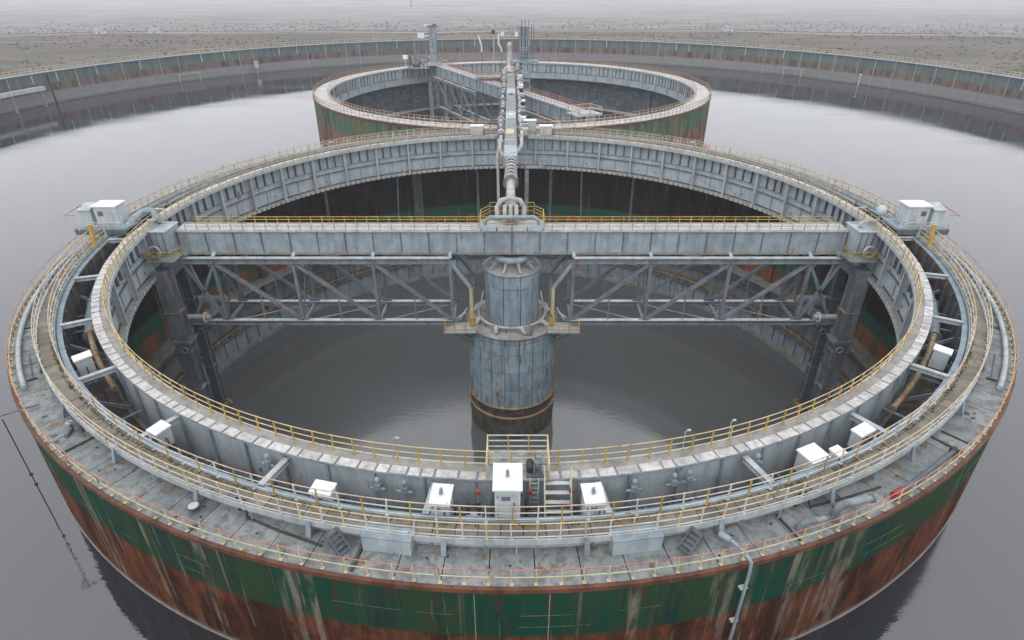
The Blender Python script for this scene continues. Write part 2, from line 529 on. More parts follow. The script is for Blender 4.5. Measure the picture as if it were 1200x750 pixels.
struct(MB().add(vs, fs).obj('tidal_flat', 'flat'))
struct(strip('dirt_track', 'track', [(x, shore(x) - 9 + 2 * math.sin(x * .03)) for x in range(-700, 701, 20)], 2.6, 3.26))
struct(strip('field_track', 'track', [(x, 228 + 0.1 * (x + 420)) for x in range(-420, -180, 20)], 1.6, 3.22))
struct(strip('shore_track', 'track', [(x, shore(x) - 15 - 2 * math.sin(x * .04)) for x in range(-700, 701, 20)], 1.3, 3.24))

def tufts(name, mat, places, tall, wide, n_leaf=5):
    """loose clumps of thin upright leaves"""
    mb = MB()
    for (x, y, z, k) in places:
        for _ in range(n_leaf):
            a = rnd.uniform(0, 2 * PI)
            r = wide * k * rnd.random()
            h = tall * k * rnd.uniform(0.5, 1.2)
            bx, by = x + r * math.cos(a), y + r * math.sin(a)
            w = wide * k * rnd.uniform(0.25, 0.5)
            b2 = rnd.uniform(0, 2 * PI)
            dx, dy = w * math.cos(b2), w * math.sin(b2)
            mb.add([(bx - dx, by - dy, z), (bx + dx, by + dy, z), (bx + dx * 0.7 + rnd.uniform(-w, w), by + dy * 0.7, z + h), (bx - dx * 0.6, by - dy * 0.6 + rnd.uniform(-w, w), z + h * 0.8)], [(0, 1, 2, 3)])
    return stuff(mb.obj(name, mat))
pl = []
for _ in range(15000):
    x = rnd.uniform(-420, 420)
    y = rnd.uniform(120, 322)
    if math.hypot(x - BASC[0], y - BASC[1]) < BASR + 4 or y > shore(x) - 4 or abs(y - shore(x) + 12) < 4:
        continue
    if math.sin(x * 0.03 + y * 0.05) + math.sin(x * 0.011 - y * 0.09) + rnd.uniform(-1.6, 1.6) < 0:
        continue
    pl.append((x, y, 3.15, rnd.uniform(0.3, 1.0) * (1.6 if rnd.random() < .04 else 1)))
tufts('field_scrub', 'scrub', pl, .45, .9, 4)
pl = []
for i in range(3000):
    x = rnd.uniform(-560, 560)
    if math.sin(x * 0.05) + math.sin(x * 0.017 + 2) < -1.75:
        continue
    y = shore(x) + abs(rnd.gauss(0, 34)) - 2
    pl.append((x, y, 3.15, rnd.uniform(0.5, 1.4)))
tufts('shore_hedge', 'hedge', pl, .5, .6, 4)

# small sheds far off on the shore
def shed(x, y, w, d, h, label):
    t = thing('shed', label, 'shed', (x, y, 3.2))
    MB().box((0, 0, h / 2), (w, d, h)).obj('wall', 'shed', t)
    MB().add([(-w / 2 - .3, -d / 2 - .3, h), (w / 2 + .3, -d / 2 - .3, h), (w / 2 + .3, d / 2 + .3, h), (-w / 2 - .3, d / 2 + .3, h), (-w / 2 - .3, 0, h + 1.4), (w / 2 + .3, 0, h + 1.4)],
             [(0, 1, 5, 4), (2, 3, 4, 5), (0, 4, 3), (1, 2, 5), (3, 2, 1, 0)]).obj('roof', 'shedroof', t)
    MB().box((0, -d / 2 - .02, h * .4), (w * .18, .06, h * .75)).obj('door', 'shedroof', t)
shed(-215, 291, 4.5, 3, 1.6, 'small pale shed on the shore at far left, left of the other')
shed(-188, 294, 6, 3, 1.3, 'long low pale shed on the shore at far left, right of the other')
shed(118, 306, 4.5, 3, 1.5, 'small pale shed on the shore behind the basin at right')
# lattice mast in the mist
t = thing('lattice_mast', 'faint slender lattice mast standing in the mist behind the basin', 'mast', (-91, 560, 3.2))
for dx, dy in ((-.7, -.7), (.7, -.7), (.7, .7), (-.7, .7)):
    MB().bar((dx, dy, 0), (dx * .3, dy * .3, 30), .14, .14).obj('leg', 'steel_dark', t)
mb = MB()
for k in range(16):
    s0, s1 = 0.7 * (1 - .7 * k / 16), 0.7 * (1 - .7 * (k + 1) / 16)
    for i in range(4):
        c4 = ((-1, -1), (1, -1), (1, 1), (-1, 1))
        a, b = c4[i], c4[(i + 1) % 4]
        mb.bar((a[0] * s0, a[1] * s0, 30 * k / 16), (b[0] * s1, b[1] * s1, 30 * (k + 1) / 16), .07, .07)
mb.obj('bracing', 'steel_dark', t)

# ------------------------------------------------------------------ the big basin wall
t = thing('basin_wall', 'huge curved retaining wall with rust and green streaks around the basin', 'wall', (*BASC, 0))
MB().arc(BASR, BASR + 0.6, -3, 7.85, n=256).obj('wall_face', 'basinwall', t)
MB().arc(BASR - 0.5, BASR + 1.0, 7.85, 8.05, n=256).obj('coping', 'steel', t)
MB().arc(BASR - 0.18, BASR - 0.003, 0.55, 0.8, n=256).obj('ledge', 'concrete', t)
me = MB().box((0, -BASR + 0.10, 5.3), (0.35, 0.25, 5.0)).mesh('buttress', 'concrete')
me2 = MB().box((0, -BASR + 0.10, 3.9), (0.28, 0.2, 7.8)).mesh('buttress', 'steel')
me3 = MB().box((0, -BASR + 0.10, 6.5), (0.3, 0.25, 2.4)).mesh('buttress', 'steel_light')
for k in range(66):
    inst(rnd.choice((me, me, me2, me3, me3)), 'buttress', t, None, R(88 + 2.8 * k + rnd.uniform(-.7, .7)))
def big_rail(t, r, z, h, n, c_a0=0, c_a1=360, post='ypale', top='ypale', w=0.05):
    for k, f in enumerate((1.0, 0.5)):
        MB().arc(r - w / 2, r + w / 2, z + h * f - w, z + h * f, n=256).obj('rail', top if k == 0 else post, t)
    mb = MB()
    for i in range(n):
        a = 360 * i / n
        p = pol(r, a)
        mb.box((p.x, p.y, z + h / 2), (w, w, h), R(a))
    stuff(mb.obj('posts', post, t))
t = thing('basin_railing', 'pale railing along the top of the huge curved basin wall', 'railing', (*BASC, 0))
big_rail(t, BASR + 0.1, 8.05, 1.25, 560, w=0.07)
# pale jetty beam on the basin wall at the left
p0 = Vector((-129, 96, 0)); 
t = thing('wall_jetty', 'pale horizontal jetty beam on posts against the basin wall at far left', 'jetty', (0, 0, 0))
def onwall(a, r, z):
    q = pol(r, a, z); return (q.x + BASC[0], q.y + BASC[1], z)
for k in range(3):
    a0 = -94.6 - k * 4.0
    MB().bar(onwall(a0, BASR - 3, 4.6), onwall(a0 - 3.9, BASR - 3, 4.6), 1.2, 1.0).obj('beam', 'steel_light', t)
for k in range(4):
    a0 = -94.9 - k * 3.7
    MB().bar(onwall(a0, BASR - 3, -2), onwall(a0, BASR - 3, 4.1), .5, .5).obj('post', 'concrete', t)
MB().bar(onwall(-107.9, BASR - 1.5, -1), onwall(-107.9, BASR - 1.5, 7.6), .35, .35).obj('dark_pile', 'black', t)
# small pipe landings in the basin
def landing(a0, a1, label, z=2.6):
    t = thing('pipe_landing', label, 'pipe frame', (0, 0, 0))
    MB().tube([onwall(a0, BASR - 2, -2), onwall(a0, BASR - 2, z)], .18, 6).obj('pile', 'wrap', t)
    MB().tube([onwall(a1, BASR - 2, -2), onwall(a1, BASR - 2, z)], .18, 6).obj('pile', 'wrap', t)
    MB().tube([onwall(a0 - .4, BASR - 2, z), onwall(a1 + .4, BASR - 2, z)], .11, 6).obj('crossbar', 'wrap', t)
landing(-128, -125, 'slim pipe frame in the water before the basin wall, left of the far tank')
landing(131.5, 134.2, 'slim pipe frame in the water before the basin wall, right of the far tank')
t = thing('gauge_box', 'small white gauge box on the basin wall left of the far tank', 'box', onwall(-137, BASR - 1.2, 0))
MB().box((0, 0, 3.0), (1.2, .9, 2.4)).obj('housing', 'cover', t)
MB().bar((0, 0, -2), (0, 0, 1.5), .5, .5).obj('post', 'concrete', t)
t = thing('gauge_post', 'single white gauge post in the water right of the far tank', 'post', onwall(122.6, BASR - 3, 0))
MB().bar((0, 0, -2), (0, 0, 3.2), .22, .22).obj('pole', 'cover', t)
MB().box((0, 0, 3.35), (.5, .5, .3)).obj('head', 'white', t)

# ------------------------------------------------------------------ railing with single posts
def railing(name, label, r, z, h, n, mats, rails=(1.0, 0.52), a0=0.0, a1=360.0, w=0.055, post_w=0.06, centre=(0, 0), group=None, odd=None):
    t = thing(name, label, 'railing', (centre[0], centre[1], z), group=group)
    for k, f in enumerate(rails):
        seg = max(8, int(abs(a1 - a0) / 1.5))
        MB().arc(r - w / 2, r + w / 2, h * f - w, h * f, a0, a1, seg).obj('rail', mats[1] if k == 0 else mats[2], t)
    def variants(m):
        out = []
        for k in range(5):
            dx, dy = rnd.uniform(-.05, .05), rnd.uniform(-.03, .03)
            out.append(MB().bar((0, -r, 0), (dx, -r + dy, h), post_w, post_w).box((0, -r, 0.02), (.16, .16, .03)).mesh('post', m))
        return out
    va, vb = variants(mats[0]), variants(odd or mats[0])
    full = abs(a1 - a0) > 359.9
    for i in range(n + (0 if full else 1)):
        inst(rnd.choice(vb if (odd and i % 2) else va), 'post', t, None, R(a0 + (a1 - a0) * i / n + rnd.uniform(-.08, .08)))
    return t

# ------------------------------------------------------------------ near tank
tank = thing('circular_tank', 'near circular steel tank with green and rust banded wall', 'tank')
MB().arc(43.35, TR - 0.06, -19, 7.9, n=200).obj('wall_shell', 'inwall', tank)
NW = 80
st = 360 / NW
up = MB().arc(TR - 0.06, TR, 6.21, 7.86, -st / 2 + .015, st / 2 - .015, 4).mesh('wall_plate', 'tankwall')
mid = MB().arc(TR - 0.06, TR + .006, 4.62, 6.19, -st / 2 + .015, st / 2 - .015, 4).mesh('wall_plate', 'tankwall')
lo = MB().arc(TR - 0.06, TR + .012, -2.5, 4.6, -st / 2 + .02, st / 2 - .02, 4).mesh('wall_plate', 'tankwall')
sm = MB().arc(TR, TR + .025, 1.2, 7.7, -.028, .028, 1).mesh('seam_strip', 'concrete')
for k in range(NW):
    inst(up, 'wall_plate', tank, None, R(st * k)); inst(mid, 'wall_plate', tank, None, R(st * (k + .5))); inst(lo, 'wall_plate', tank, None, R(st * (k + .37)))
    if rnd.random() < .3:
        inst(sm, 'seam_strip', tank, None, R(st * (k + .5)))
for zz in (6.2, 5.35):
    for k in range(60):
        if rnd.random() < .45:
            a0 = 6 * k + rnd.uniform(0, 1)
            MB().arc(TR + .004, TR + .025, zz - .012, zz + .012, a0, a0 + rnd.uniform(1.5, 5), 3).obj('weld_bead', 'weld' if zz > 4 else 'concrete', tank)
MB().arc(TR + .01, TR + .07, -.1, .03, n=200).obj('tide_line', 'concrete', tank)
MB().arc(TR - 0.12, TR + 0.08, 7.86, 8.13, n=200).obj('rim_band', 'rust', tank)
ND = 126
st = 360 / ND
dk = [MB().arc(41.72, TR - .14, 7.86, DZ + dz, -st / 2 + .035, st / 2 - .035, 2).mesh('deck_plate', 'deck') for dz in (0, .012, -.01)]
for k in range(ND):
    inst(dk[rnd.randrange(3)], 'deck_plate', tank, None, R(st * k))
MB().arc(41.5, TR - .14, 7.7, 7.84, n=200).obj('deck_bed', 'black', tank)
me = MB().arc(41.9, TR - .3, DZ + .015, DZ + .07, -.09, .09, 1).mesh('deck_joint_bar', 'black')
for a in (-9.8, 36.6, 38.1, 18.8, -36.5, 61, -61, -74):
    inst(me, 'deck_joint_bar', tank, None, R(a))
dr_ = MB().lathe([(.07, DZ + .014), (.07, DZ + .03)], 10, (0, -43.0)).mesh('deck_drain', 'black')
dr2 = MB().box((0, -42.9, DZ + .05), (.16, .3, .07)).mesh('deck_cleat', 'steel_dark')
for k in range(70):
    o = inst(rnd.choice((dr_, dr_, dr_, dr2)), 'deck_fitting', tank, None, R(rnd.uniform(-100, 100)))
    o.location = pol(rnd.uniform(-.9, .6), math.degrees(o.rotation_euler.z))
# inner upstand (skirt) that carries the walkway
NS = 100
st = 360 / NS
me = MB().arc(41.55, 41.7, DZ - .2, WZ - .16, -st / 2 + .02, st / 2 - .02, 3).mesh('skirt_panel', 'web')
rb = MB().box((0, -41.74, DZ + .35), (.09, .10, .66)).mesh('skirt_rib', 'steel')
for k in range(NS):
    inst(me, 'skirt_panel', tank, None, R(st * k)); inst(rb, 'skirt_rib', tank, None, R(st * (k + .5)))
MB().arc(40.6, 40.72, 4.6, WZ - .25, n=200).obj('trough_outer_wall', 'pit', tank)
MB().arc(40.5, 40.85, WZ - .25, WZ - .15, n=200).obj('trough_rim', 'steel', tank)
rb = MB().box((0, -40.5, 6.65), (.12, .3, 4.0)).mesh('trough_rib', 'steel_dark')
for k in range(120):
    inst(rb, 'trough_rib', tank, None, R(3 * k + 1))
MB().arc(38.0, 43.4, 4.35, 4.6, n=200).obj('trough_floor', 'pit', tank)
MB().arc(37.45, 38.2, 4.2, 4.45, n=200).obj('girder_ledge', 'concrete', tank)
me = MB().arc(37.37, 37.45, 4.12, 4.5, -.45, .45, 1).mesh('ledge_edge_plate', 'steel_light')
for k in range(280):
    inst(me, 'ledge_edge_plate', tank, None, R(360 / 280 * k))
# ring girder
gird = inst(MB().arc(38.1, 38.26, 4.45, GZ - .1, n=200).mesh('ring_girder', 'web'), 'ring_girder', tank)
MB().arc(GI, GI + .6, GZ - .1, GZ, n=200).obj('girder_walk', 'concrete', gird)
MB().arc(GI - .05, GI + .02, GZ - .34, GZ + .03, n=200).obj('inner_flange', 'steel_light', gird)
MB().arc(37.9, GO + .06, GZ - .12, GZ - .02, n=200).obj('outer_flange', 'steel', gird)
# pale cover plates of uneven length along the girder's outer edge
a = 0.0
cov = {}
while a < 359.2:
    w = rnd.choice((1.1, 1.5, 1.5, 1.9, 1.9))
    if a + w > 360: w = 359.95 - a
    key = round(w, 2)
    if key not in cov:
        cov[key] = MB().arc(37.88, GO + .05, GZ - .015, GZ + .05, .10, w - .10, 2).mesh('cover_plate', 'cover')
    o = inst(cov[key], 'cover_plate', gird, None, R(a))
    o.location.z = rnd.uniform(-.006, .02)
    a += w
# inner face: posts, short ribs, horizontal stiffeners
MB().arc(37.95, 38.1, 7.0, 7.12, n=200).obj('stiffener_ring', 'steel', gird)
MB().arc(37.9, 38.1, 6.3, 6.38, n=200).obj('stiffener_ring', 'steel_dark', gird)
post = MB().box((0, -37.8, 6.75), (.08, .60, 4.6)).box((0, -37.5, 6.75), (.3, .05, 4.6)).mesh('girder_post', 'steel_light')
rib = MB().box((0, -37.95, 8.1), (.12, .3, 2.0)).mesh('girder_rib', 'steel_dark')
rib2 = MB().box((0, -38.05, 5.4), (.10, .12, 1.8)).mesh('girder_rib', 'steel')
for k in range(46):
    a = 360 / 46 * k + 2
    inst(post, 'girder_post', gird, None, R(a))
    for j in (1, 2, 3):
        inst(rib, 'girder_rib', gird, None, R(a + j * 360 / 184 + rnd.uniform(-.15, .15)))
    inst(rib2, 'girder_rib', gird, None, R(a + 360 / 92))
# outer face ribs
rib = MB().box((0, -38.33, 6.85), (.14, .18, 4.5)).mesh('outer_rib', 'steel')
for k in range(88):
    inst(rib, 'outer_rib', gird, None, R(360 / 88 * k + 1.2))
MB().arc(38.27, 38.5, 4.6, 4.8, n=200).obj('foot_angle', 'concrete', gird)
# radial struts from girder to the trough wall
strut = MB().ibar((0, -38.4, 8.75), (0, -40.6, 8.8), .34, .34, .06).mesh('radial_strut', 'steel_light')
knee = MB().ibar((0, -37.95, 5.2), (0, -40.55, 7.3), .22, .22, .05).mesh('knee_brace', 'steel')
tie = MB().bar((0, -37.95, 6.6), (0, -40.6, 6.6), .12, .12).mesh('tie_bar', 'steel')
for k in range(28):
    a = 6.8 + 360 / 28 * k
    inst(strut, 'radial_strut', tank, None, R(a)); inst(knee, 'knee_brace', tank, None, R(a + .5))
    inst(tie, 'tie_bar', tank, None, R(a + 4.2)); inst(tie, 'tie_bar', tank, None, R(a + 8.4))
# ledges and rails on the tank's inner wall
MB().arc(41.8, 43.4, -8.45, -8.0, n=160).obj('upper_ledge', 'concrete', tank)
MB().arc(42.7, 43.4, -10.6, -10.3, n=160).obj('wall_ring', 'steel_dark', tank)
MB().arc(42.0, 43.4, -13.6, -13.2, n=160).obj('lower_ledge', 'steel_dark', tank)
MB().arc(42.4, 43.4, -16.4, -13.6, n=160).obj('lower_wall', 'steel', tank)
MB().arc(41.7, 42.5, -16.9, -16.1, n=160).obj('pool_kerb', 'concrete', tank)
me = MB().box((0, -42.35, -14.9), (.12, .12, 2.6)).mesh('wall_rib', 'steel_dark')
for k in range(60):
    inst(me, 'wall_rib', tank, None, R(92 + k * 3))
for k, (a, w, m) in enumerate(((-158, 1.6, 'pilaster'), (-172, .4, 'legsteel'), (171, .5, 'legsteel'), (152, .4, 'legsteel'), (-137, .4, 'legsteel'), (-120, 1.2, 'inwall'), (118, 1.0, 'inwall'))):
    p = pol(43.15, a)
    MB().box((p.x, p.y, -4.6), (w, .5, 18), R(a)).obj('pilaster', m, tank)
me = MB().tube([(0, -38.9, 4.4), (0, -40.2, -3), (0, -42.2, -8.2)], .11, 6).mesh('hanger_pipe', 'concrete')
for a in (-66, 66, -152, 163, -176.5, 176.8):
    inst(me, 'hanger_pipe', tank, None, R(a))
railing('ledge_railing', 'old yellow railing on the low ledge inside the near tank', 42.1, -13.2, 1.0, 90, ('yellow', 'rust', 'yellow'), a0=88, a1=272, post_w=.09, w=.09)
railing('deck_railing', 'yellow posts with reddish top rail around the outer deck edge of near tank', TR - .2, DZ + .06, .98, 250, ('ypale', 'railred', 'ypale'), w=.04, post_w=.05)
railing('girder_railing', 'bright yellow railing along the inner edge of the near tank girder', GI + .12, GZ, 1.05, 188, ('yellow', 'ypale', 'ypale'), rails=(1.0, .6, .22), post_w=.07, w=.04)
# kerb pipe at both sides of the deck
for s, lab in ((-1, 'left'), (1, 'right')):
    pts = [pol(43.35, s * a, DZ + .25) for a in range(48, 112, 2)]
    tag(MB().tube(pts, .17, 8).obj('kerb_pipe', 'steel_light'), 'long grey pipe curving along the outer deck edge at the %s' % lab, 'pipe')

# ------------------------------------------------------------------ raised ring walkway
walk = thing('ring_walkway', 'raised brown plank ring walkway above the near tank deck', 'walkway', (0, 0, 0))
NP = 240
st = 360 / NP
pk = [MB().arc(WI + .05, WO - .05, WZ - .08, WZ + dz, -st / 2 + .03, st / 2 - .03, 1).mesh('floor_plate', 'planks') for dz in (0, .01, .02)]
for k in range(NP):
    inst(pk[rnd.randrange(3)], 'floor_plate', walk, None, R(st * k))
MB().arc(WO - .04, WO + .03, WZ - .30, WZ + .06, n=200).obj('fascia', 'steel_light', walk)
MB().arc(WI - .05, WI + .03, WZ - .30, WZ + .06, n=200).obj('inner_beam', 'steel', walk)
br = MB().add([(-.05, -41.76, DZ + .03), (.05, -41.76, DZ + .03), (.05, -42.3, DZ + .03), (-.05, -42.3, DZ + .03),
               (-.05, -41.76, WZ - .3), (.05, -41.76, WZ - .3), (.05, -42.1, WZ - .3), (-.05, -42.1, WZ - .3)],
              [(3, 2, 1, 0), (4, 5, 6, 7), (0, 1, 5, 4), (1, 2, 6, 5), (2, 3, 7, 6), (3, 0, 4, 7)]).bar((0, -42.33, DZ + .03), (0, -42.12, WZ + .02), .26, .05, (0, 1, 0)).mesh('bracket', 'steel')
for k in range(39):
    inst(br, 'bracket', walk, None, R(-4.4 + 360 / 39 * k))
sb = MB().bar((0, -42.1, WZ - .32), (0, -42.1, DZ + .03), .08, .08).mesh('thin_post', 'steel')
for k in range(39):
    inst(sb, 'thin_post', walk, None, R(.3 + 360 / 39 * k))
railing('walkway_outer_railing', 'pale three-rail railing on the outer edge of the raised ring walkway', WO - .04, WZ + .06, 1.0, 228, ('rail', 'ypale', 'rail'), rails=(1.0, .55, .14), w=.04, odd='ypale')
railing('walkway_inner_railing', 'yellow-post railing on the inner edge of the raised ring walkway', WI + .05, WZ + .06, 1.05, 210, ('yellow', 'railpink', 'rail'), rails=(1.0, .6, .2), w=.04, odd='rail', post_w=.065)

# moss on the shaded far deck
pl = []
for _ in range(2600):
    s = rnd.choice((-1, 1)); a = rnd.uniform(95, 178) * s
    r = 43.5 - abs(rnd.gauss(0, .5))
    if math.sin(a * .9) + math.sin(a * .37 + 1) + rnd.uniform(-1, 1) < -.4: continue
    p = pol(r, a); pl.append((p.x, p.y, DZ, rnd.uniform(.4, 1.2)))
tufts('deck_moss', 'moss', pl, .28, .3, 4)
pl = []
for _ in range(1600):
    a = rnd.uniform(-75, 75)
    p = pol(WI + .16 + abs(rnd.gauss(0, .06)), a); pl.append((p.x, p.y, WZ, rnd.uniform(.4, 1)))
tufts('walkway_moss', 'moss', pl, .08, .12, 3)

# ------------------------------------------------------------------ cabinets in the trough
def cabinet(label, a, r, ztop, w, d, h, roof_tilt=.12, lamp=True, group=None):
    p = pol(r, a)
    t = thing('control_cabinet', label, 'cabinet', (p.x, p.y, ztop - h), R(a), group)
    rt = roof_tilt
    MB().box((0, 0, (h - .1 - rt) / 2), (w * .86, d * .86, h - .1 - rt)).obj('body', 'cab', t)
    MB().add([(-w / 2, -d / 2, h - .1 - rt), (w / 2, -d / 2, h - .1 - rt), (w / 2, d / 2, h - .1), (-w / 2, d / 2, h - .1),
              (-w / 2, -d / 2, h - rt), (w / 2, -d / 2, h - rt), (w / 2, d / 2, h), (-w / 2, d / 2, h)],
             [(3, 2, 1, 0), (4, 5, 6, 7), (0, 1, 5, 4), (1, 2, 6, 5), (2, 3, 7, 6), (3, 0, 4, 7)]).obj('roof', 'white', t)
    dr = MB().box((0, -d * .43 - .012, h * .45), (w * .66, .03, h * .66)).obj('door', 'steel_light', t)
    MB().box((w * .22, -d * .43 - .05, h * .55), (.05, .06, .22)).obj('handle', 'black', dr)
    for sx in (-1, 1):
        for sy in (-1, 1):
            MB().bar((sx * w * .36, sy * d * .36, 0), (sx * w * .36, sy * d * .36, -(ztop - h - 4.6)), .1, .1).obj('leg', 'steel_dark', t)
    for zz in (.3, .72):
        MB().box((-w * .34, -d * .43 - .03, h * zz), (.05, .05, .12)).obj('hinge', 'steel_dark', dr)
    MB().box((-w * .05, -d * .43 - .03, h * .68), (w * .3, .03, h * .1)).obj('louvre', 'steel_dark', dr)
    MB().tube([(w * .46, 0, h * .5), (w * .62, 0, h * .45), (w * .62, 0, -.6)], .04, 6).obj('conduit', 'black', t)
    if lamp:
        MB().box((0, 0, h + .06), (.16, .2, .2)).tube([(0, 0, h + .1), (0, 0, h + .3)], .07, 8).obj('vent', 'steel', t)
    return t
cabinet('tallest white-roofed cabinet beside the railed platform in front', -.3, 40.15, 11.35, 1.42, 1.6, 2.7, .22)
cabinet('white-roofed cabinet left of the tallest cabinet, by a slanting strut', -5.0, 40.1, 9.95, 1.05, 1.25, 1.8, .18)
cabinet('white-roofed cabinet right of the metal steps, by a slanting strut', 5.75, 40.1, 9.95, 1.05, 1.25, 1.8, .18)
cabinet('small pale cabinet behind the inner walkway railing, front left', -13.9, 40.2, 9.45, 1.2, .8, 1.6, .1, False)
cabinet('low cabinet with white square lid in the trough, left front', -31.3, 39.75, 9.15, .95, 1.0, 1.3, .08, False)
cabinet('cabinet with white lid in the trough at far left by tan pipe', -48.7, 39.75, 9.1, .9, 1.15, 1.5, .08, False)
cabinet('cabinet with wide white lid in the trough, right front', 24.7, 39.85, 9.2, 1.35, 1.2, 1.4, .06, False)
cabinet('narrow pale box beside the wide white lid, right front', 26.6, 40.35, 9.25, .7, .7, 1.2, .05, False)
cabinet('long low cabinet with white lid in the trough at right', 30.9, 39.8, 9.15, 1.35, .75, 1.2, .05, False)
cabinet('cabinet with white lid in the trough at far right by tan pipe', 50.2, 39.65, 9.1, .9, 1.15, 1.5, .08, False)

# ------------------------------------------------------------------ platform, steps and gear at the front of the girder
t = thing('girder_platform', 'railed steel platform on the girder in the front middle', 'platform', (.3, 0, GZ))
MB().box((0, -37.4, .1), (3.3, 2.3, .1)).obj('floor', 'deck', t)
for x in (-1.62, 1.62):
    for y in (-36.3, -38.5):
        MB().bar((x, y, .15), (x, y, 1.25), .07, .07).obj('corner_post', 'ypale', t)
    for zz in (.45, .85, 1.22):
        MB().bar((x, -36.3, zz), (x, -38.5, zz), .05, .05).obj('rail', 'ypale', t)
for x in (-.5, .6):
    MB().bar((x, -36.3, .15), (x, -36.3, 1.22), .07, .07).obj('post', 'yellow', t)
for zz in (.45, .85, 1.22):
    MB().bar((-1.62, -36.3, zz), (1.62, -36.3, zz), .05, .05).obj('rail', 'rail', t)
for x in (-1.4, 1.4):
    MB().bar((x, -38.45, 0), (x, -38.45, -4.6), .12, .12).obj('leg', 'steel', t)

def steps(label, base, yaw, w, rise, run, n, matt='steel_light', rails=True):
    t = thing('metal_steps', label, 'steps', base, yaw)
    for s in (-1, 1):
        MB().bar((s * w / 2, 0, 0), (s * w / 2, run, rise), .06, .22).obj('stringer', matt, t)
    for k in range(n):
        f = (k + .6) / n
        MB().box((0, run * f, rise * f), (w - .06, .24, .04)).obj('tread', 'rail' if rails else matt, t)
    if rails:
        for s in (-1, 1):
            MB().bar((s * w / 2, 0, .9), (s * w / 2, run, rise + .9), .05, .05).obj('handrail', 'ypale', t)
            for f in (0, .5, 1):
                MB().bar((s * w / 2, run * f, rise * f), (s * w / 2, run * f, rise * f + .9), .05, .05).obj('post', 'ypale', t)
    return t
steps('pale metal steps from the trough up to the front platform', (2.35, -40.3, 7.2), 0, 1.35, 2.15, 1.9, 6)
steps('grey metal steps under the ring walkway, front left', tuple(pol(42.8, -10.7, DZ)), R(-10.7 + 62), .6, .85, 1.0, 5, 'steel_dark', False)
steps('grey metal steps under the ring walkway, front right', tuple(pol(42.8, 11.0, DZ)), R(11.0 - 62), .6, .85, 1.0, 5, 'steel_dark', False)
t = thing('ladder', 'pale vertical ladder between tallest cabinet and metal steps', 'ladder', (1.15, -38.62, 5.0))
for x in (-.22, .22):
    MB().bar((x, 0, 0), (x, 0, 4.6), .07, .05).obj('stile', 'rail', t)
for k in range(13):
    MB().bar((-.22, 0, .3 + k * .33), (.22, 0, .3 + k * .33), .04, .04).obj('rung', 'rail', t)
t = thing('pump_set', 'dark cluster of valves and motors on the front platform', 'machine', (1.2, -37.9, GZ + .15))
MB().box((0, 0, .06), (.9, 1.0, .12)).obj('base_frame', 'steel_dark', t)
MB().tube([(-.25, -.3, .35), (-.25, .35, .35)], .2, 10).obj('motor', 'black', t)
MB().lathe([(.16, .1), (.2, .3), (.2, .6), (.1, .75), (.1, .9)], 12, (.2, .1)).obj('valve_body', 'steel', t)
MB().torus((.2, .1, .95), .2, .03, 14, 6).obj('handwheel', 'steel_dark', t)
MB().tube([(-.05, -.35, .1), (-.05, -.35, .8), (.3, -.35, .8), (.3, -.35, .1)], .06, 8).obj('pipe_loop', 'steel_dark', t)
MB().lathe([(.1, .1), (.12, .5), (.05, .62)], 10, (.45, -.25)).obj('actuator', 'steel_light', t)

def stem_valve(label, a, h=2.2, red=False, box=True, r=38.72):
    p = pol(r, a)
    t = thing('stem_valve', label, 'valve', (p.x, p.y, GZ - .3 - h), R(a))
    MB().tube([(0, 0, 0), (0, 0, h)], .06, 8).obj('stem', 'steel', t)
    if box:
        MB().box((0, 0, h * .78), (.32, .3, .38)).obj('gearbox', 'steel', t)
        MB().tube([(-.42, 0, h * .72), (.42, 0, h * .72)], .09, 8).obj('actuator', 'steel', t)
    MB().lathe([(.13, h - .12), (.15, h - .05), (.15, h + .05), (.08, h + .12)], 10).obj('cap', 'redknob' if red else 'steel', t)
    MB().box((0, 0, .1), (.24, .3, .2)).obj('foot', 'steel_dark', t)
for a, red, lab in ((-10.6, 0, 'grey stem valve on front girder face, second left of platform'), (-8.4, 0, 'grey stem valve on front girder face, first left of platform'),
                    (9.6, 0, 'grey stem valve on front girder face, right of the right strut'), (12.9, 0, 'twin-armed grey stem valve on the girder face, front right'),
                    (14.2, 0, 'grey stem valve beside the twin-armed one, front right'), (20.6, 0, 'grey stem valve on the girder face right of the second strut'),
                    (-20.5, 0, 'grey stem valve on the girder face left of second strut')):
    stem_valve(lab, a)
stem_valve('thin valve rod with red cap left of the tallest cabinet', -2.6, 2.6, True, False, 38.95)
stem_valve('thin valve rod with red cap right of the metal steps', 4.55, 2.6, True, False, 38.95)
stem_valve('short valve rod with red cap behind the tallest cabinet', 1.35, 1.2, True, False, 38.9)
t = thing('blower', 'dark blower with pale pipes in the trough left of tallest cabinet', 'machine', (-1.9, -40.0, 7.7))
MB().tube([(-.4, 0, .5), (.4, 0, .5)], .35, 12).obj('casing', 'steel_light', t)
MB().tube([(-.3, 0, .9), (-.3, 0, 1.5), (.25, 0, 1.5), (.25, 0, .7)], .1, 8).obj('pipe', 'black', t)
MB().box((0, 0, .1), (1.1, .7, .2)).obj('base', 'steel_dark', t)
MB().bar((0, 0, 0), (0, 0, -3.1), .2, .2).obj('stand', 'steel_dark', t)

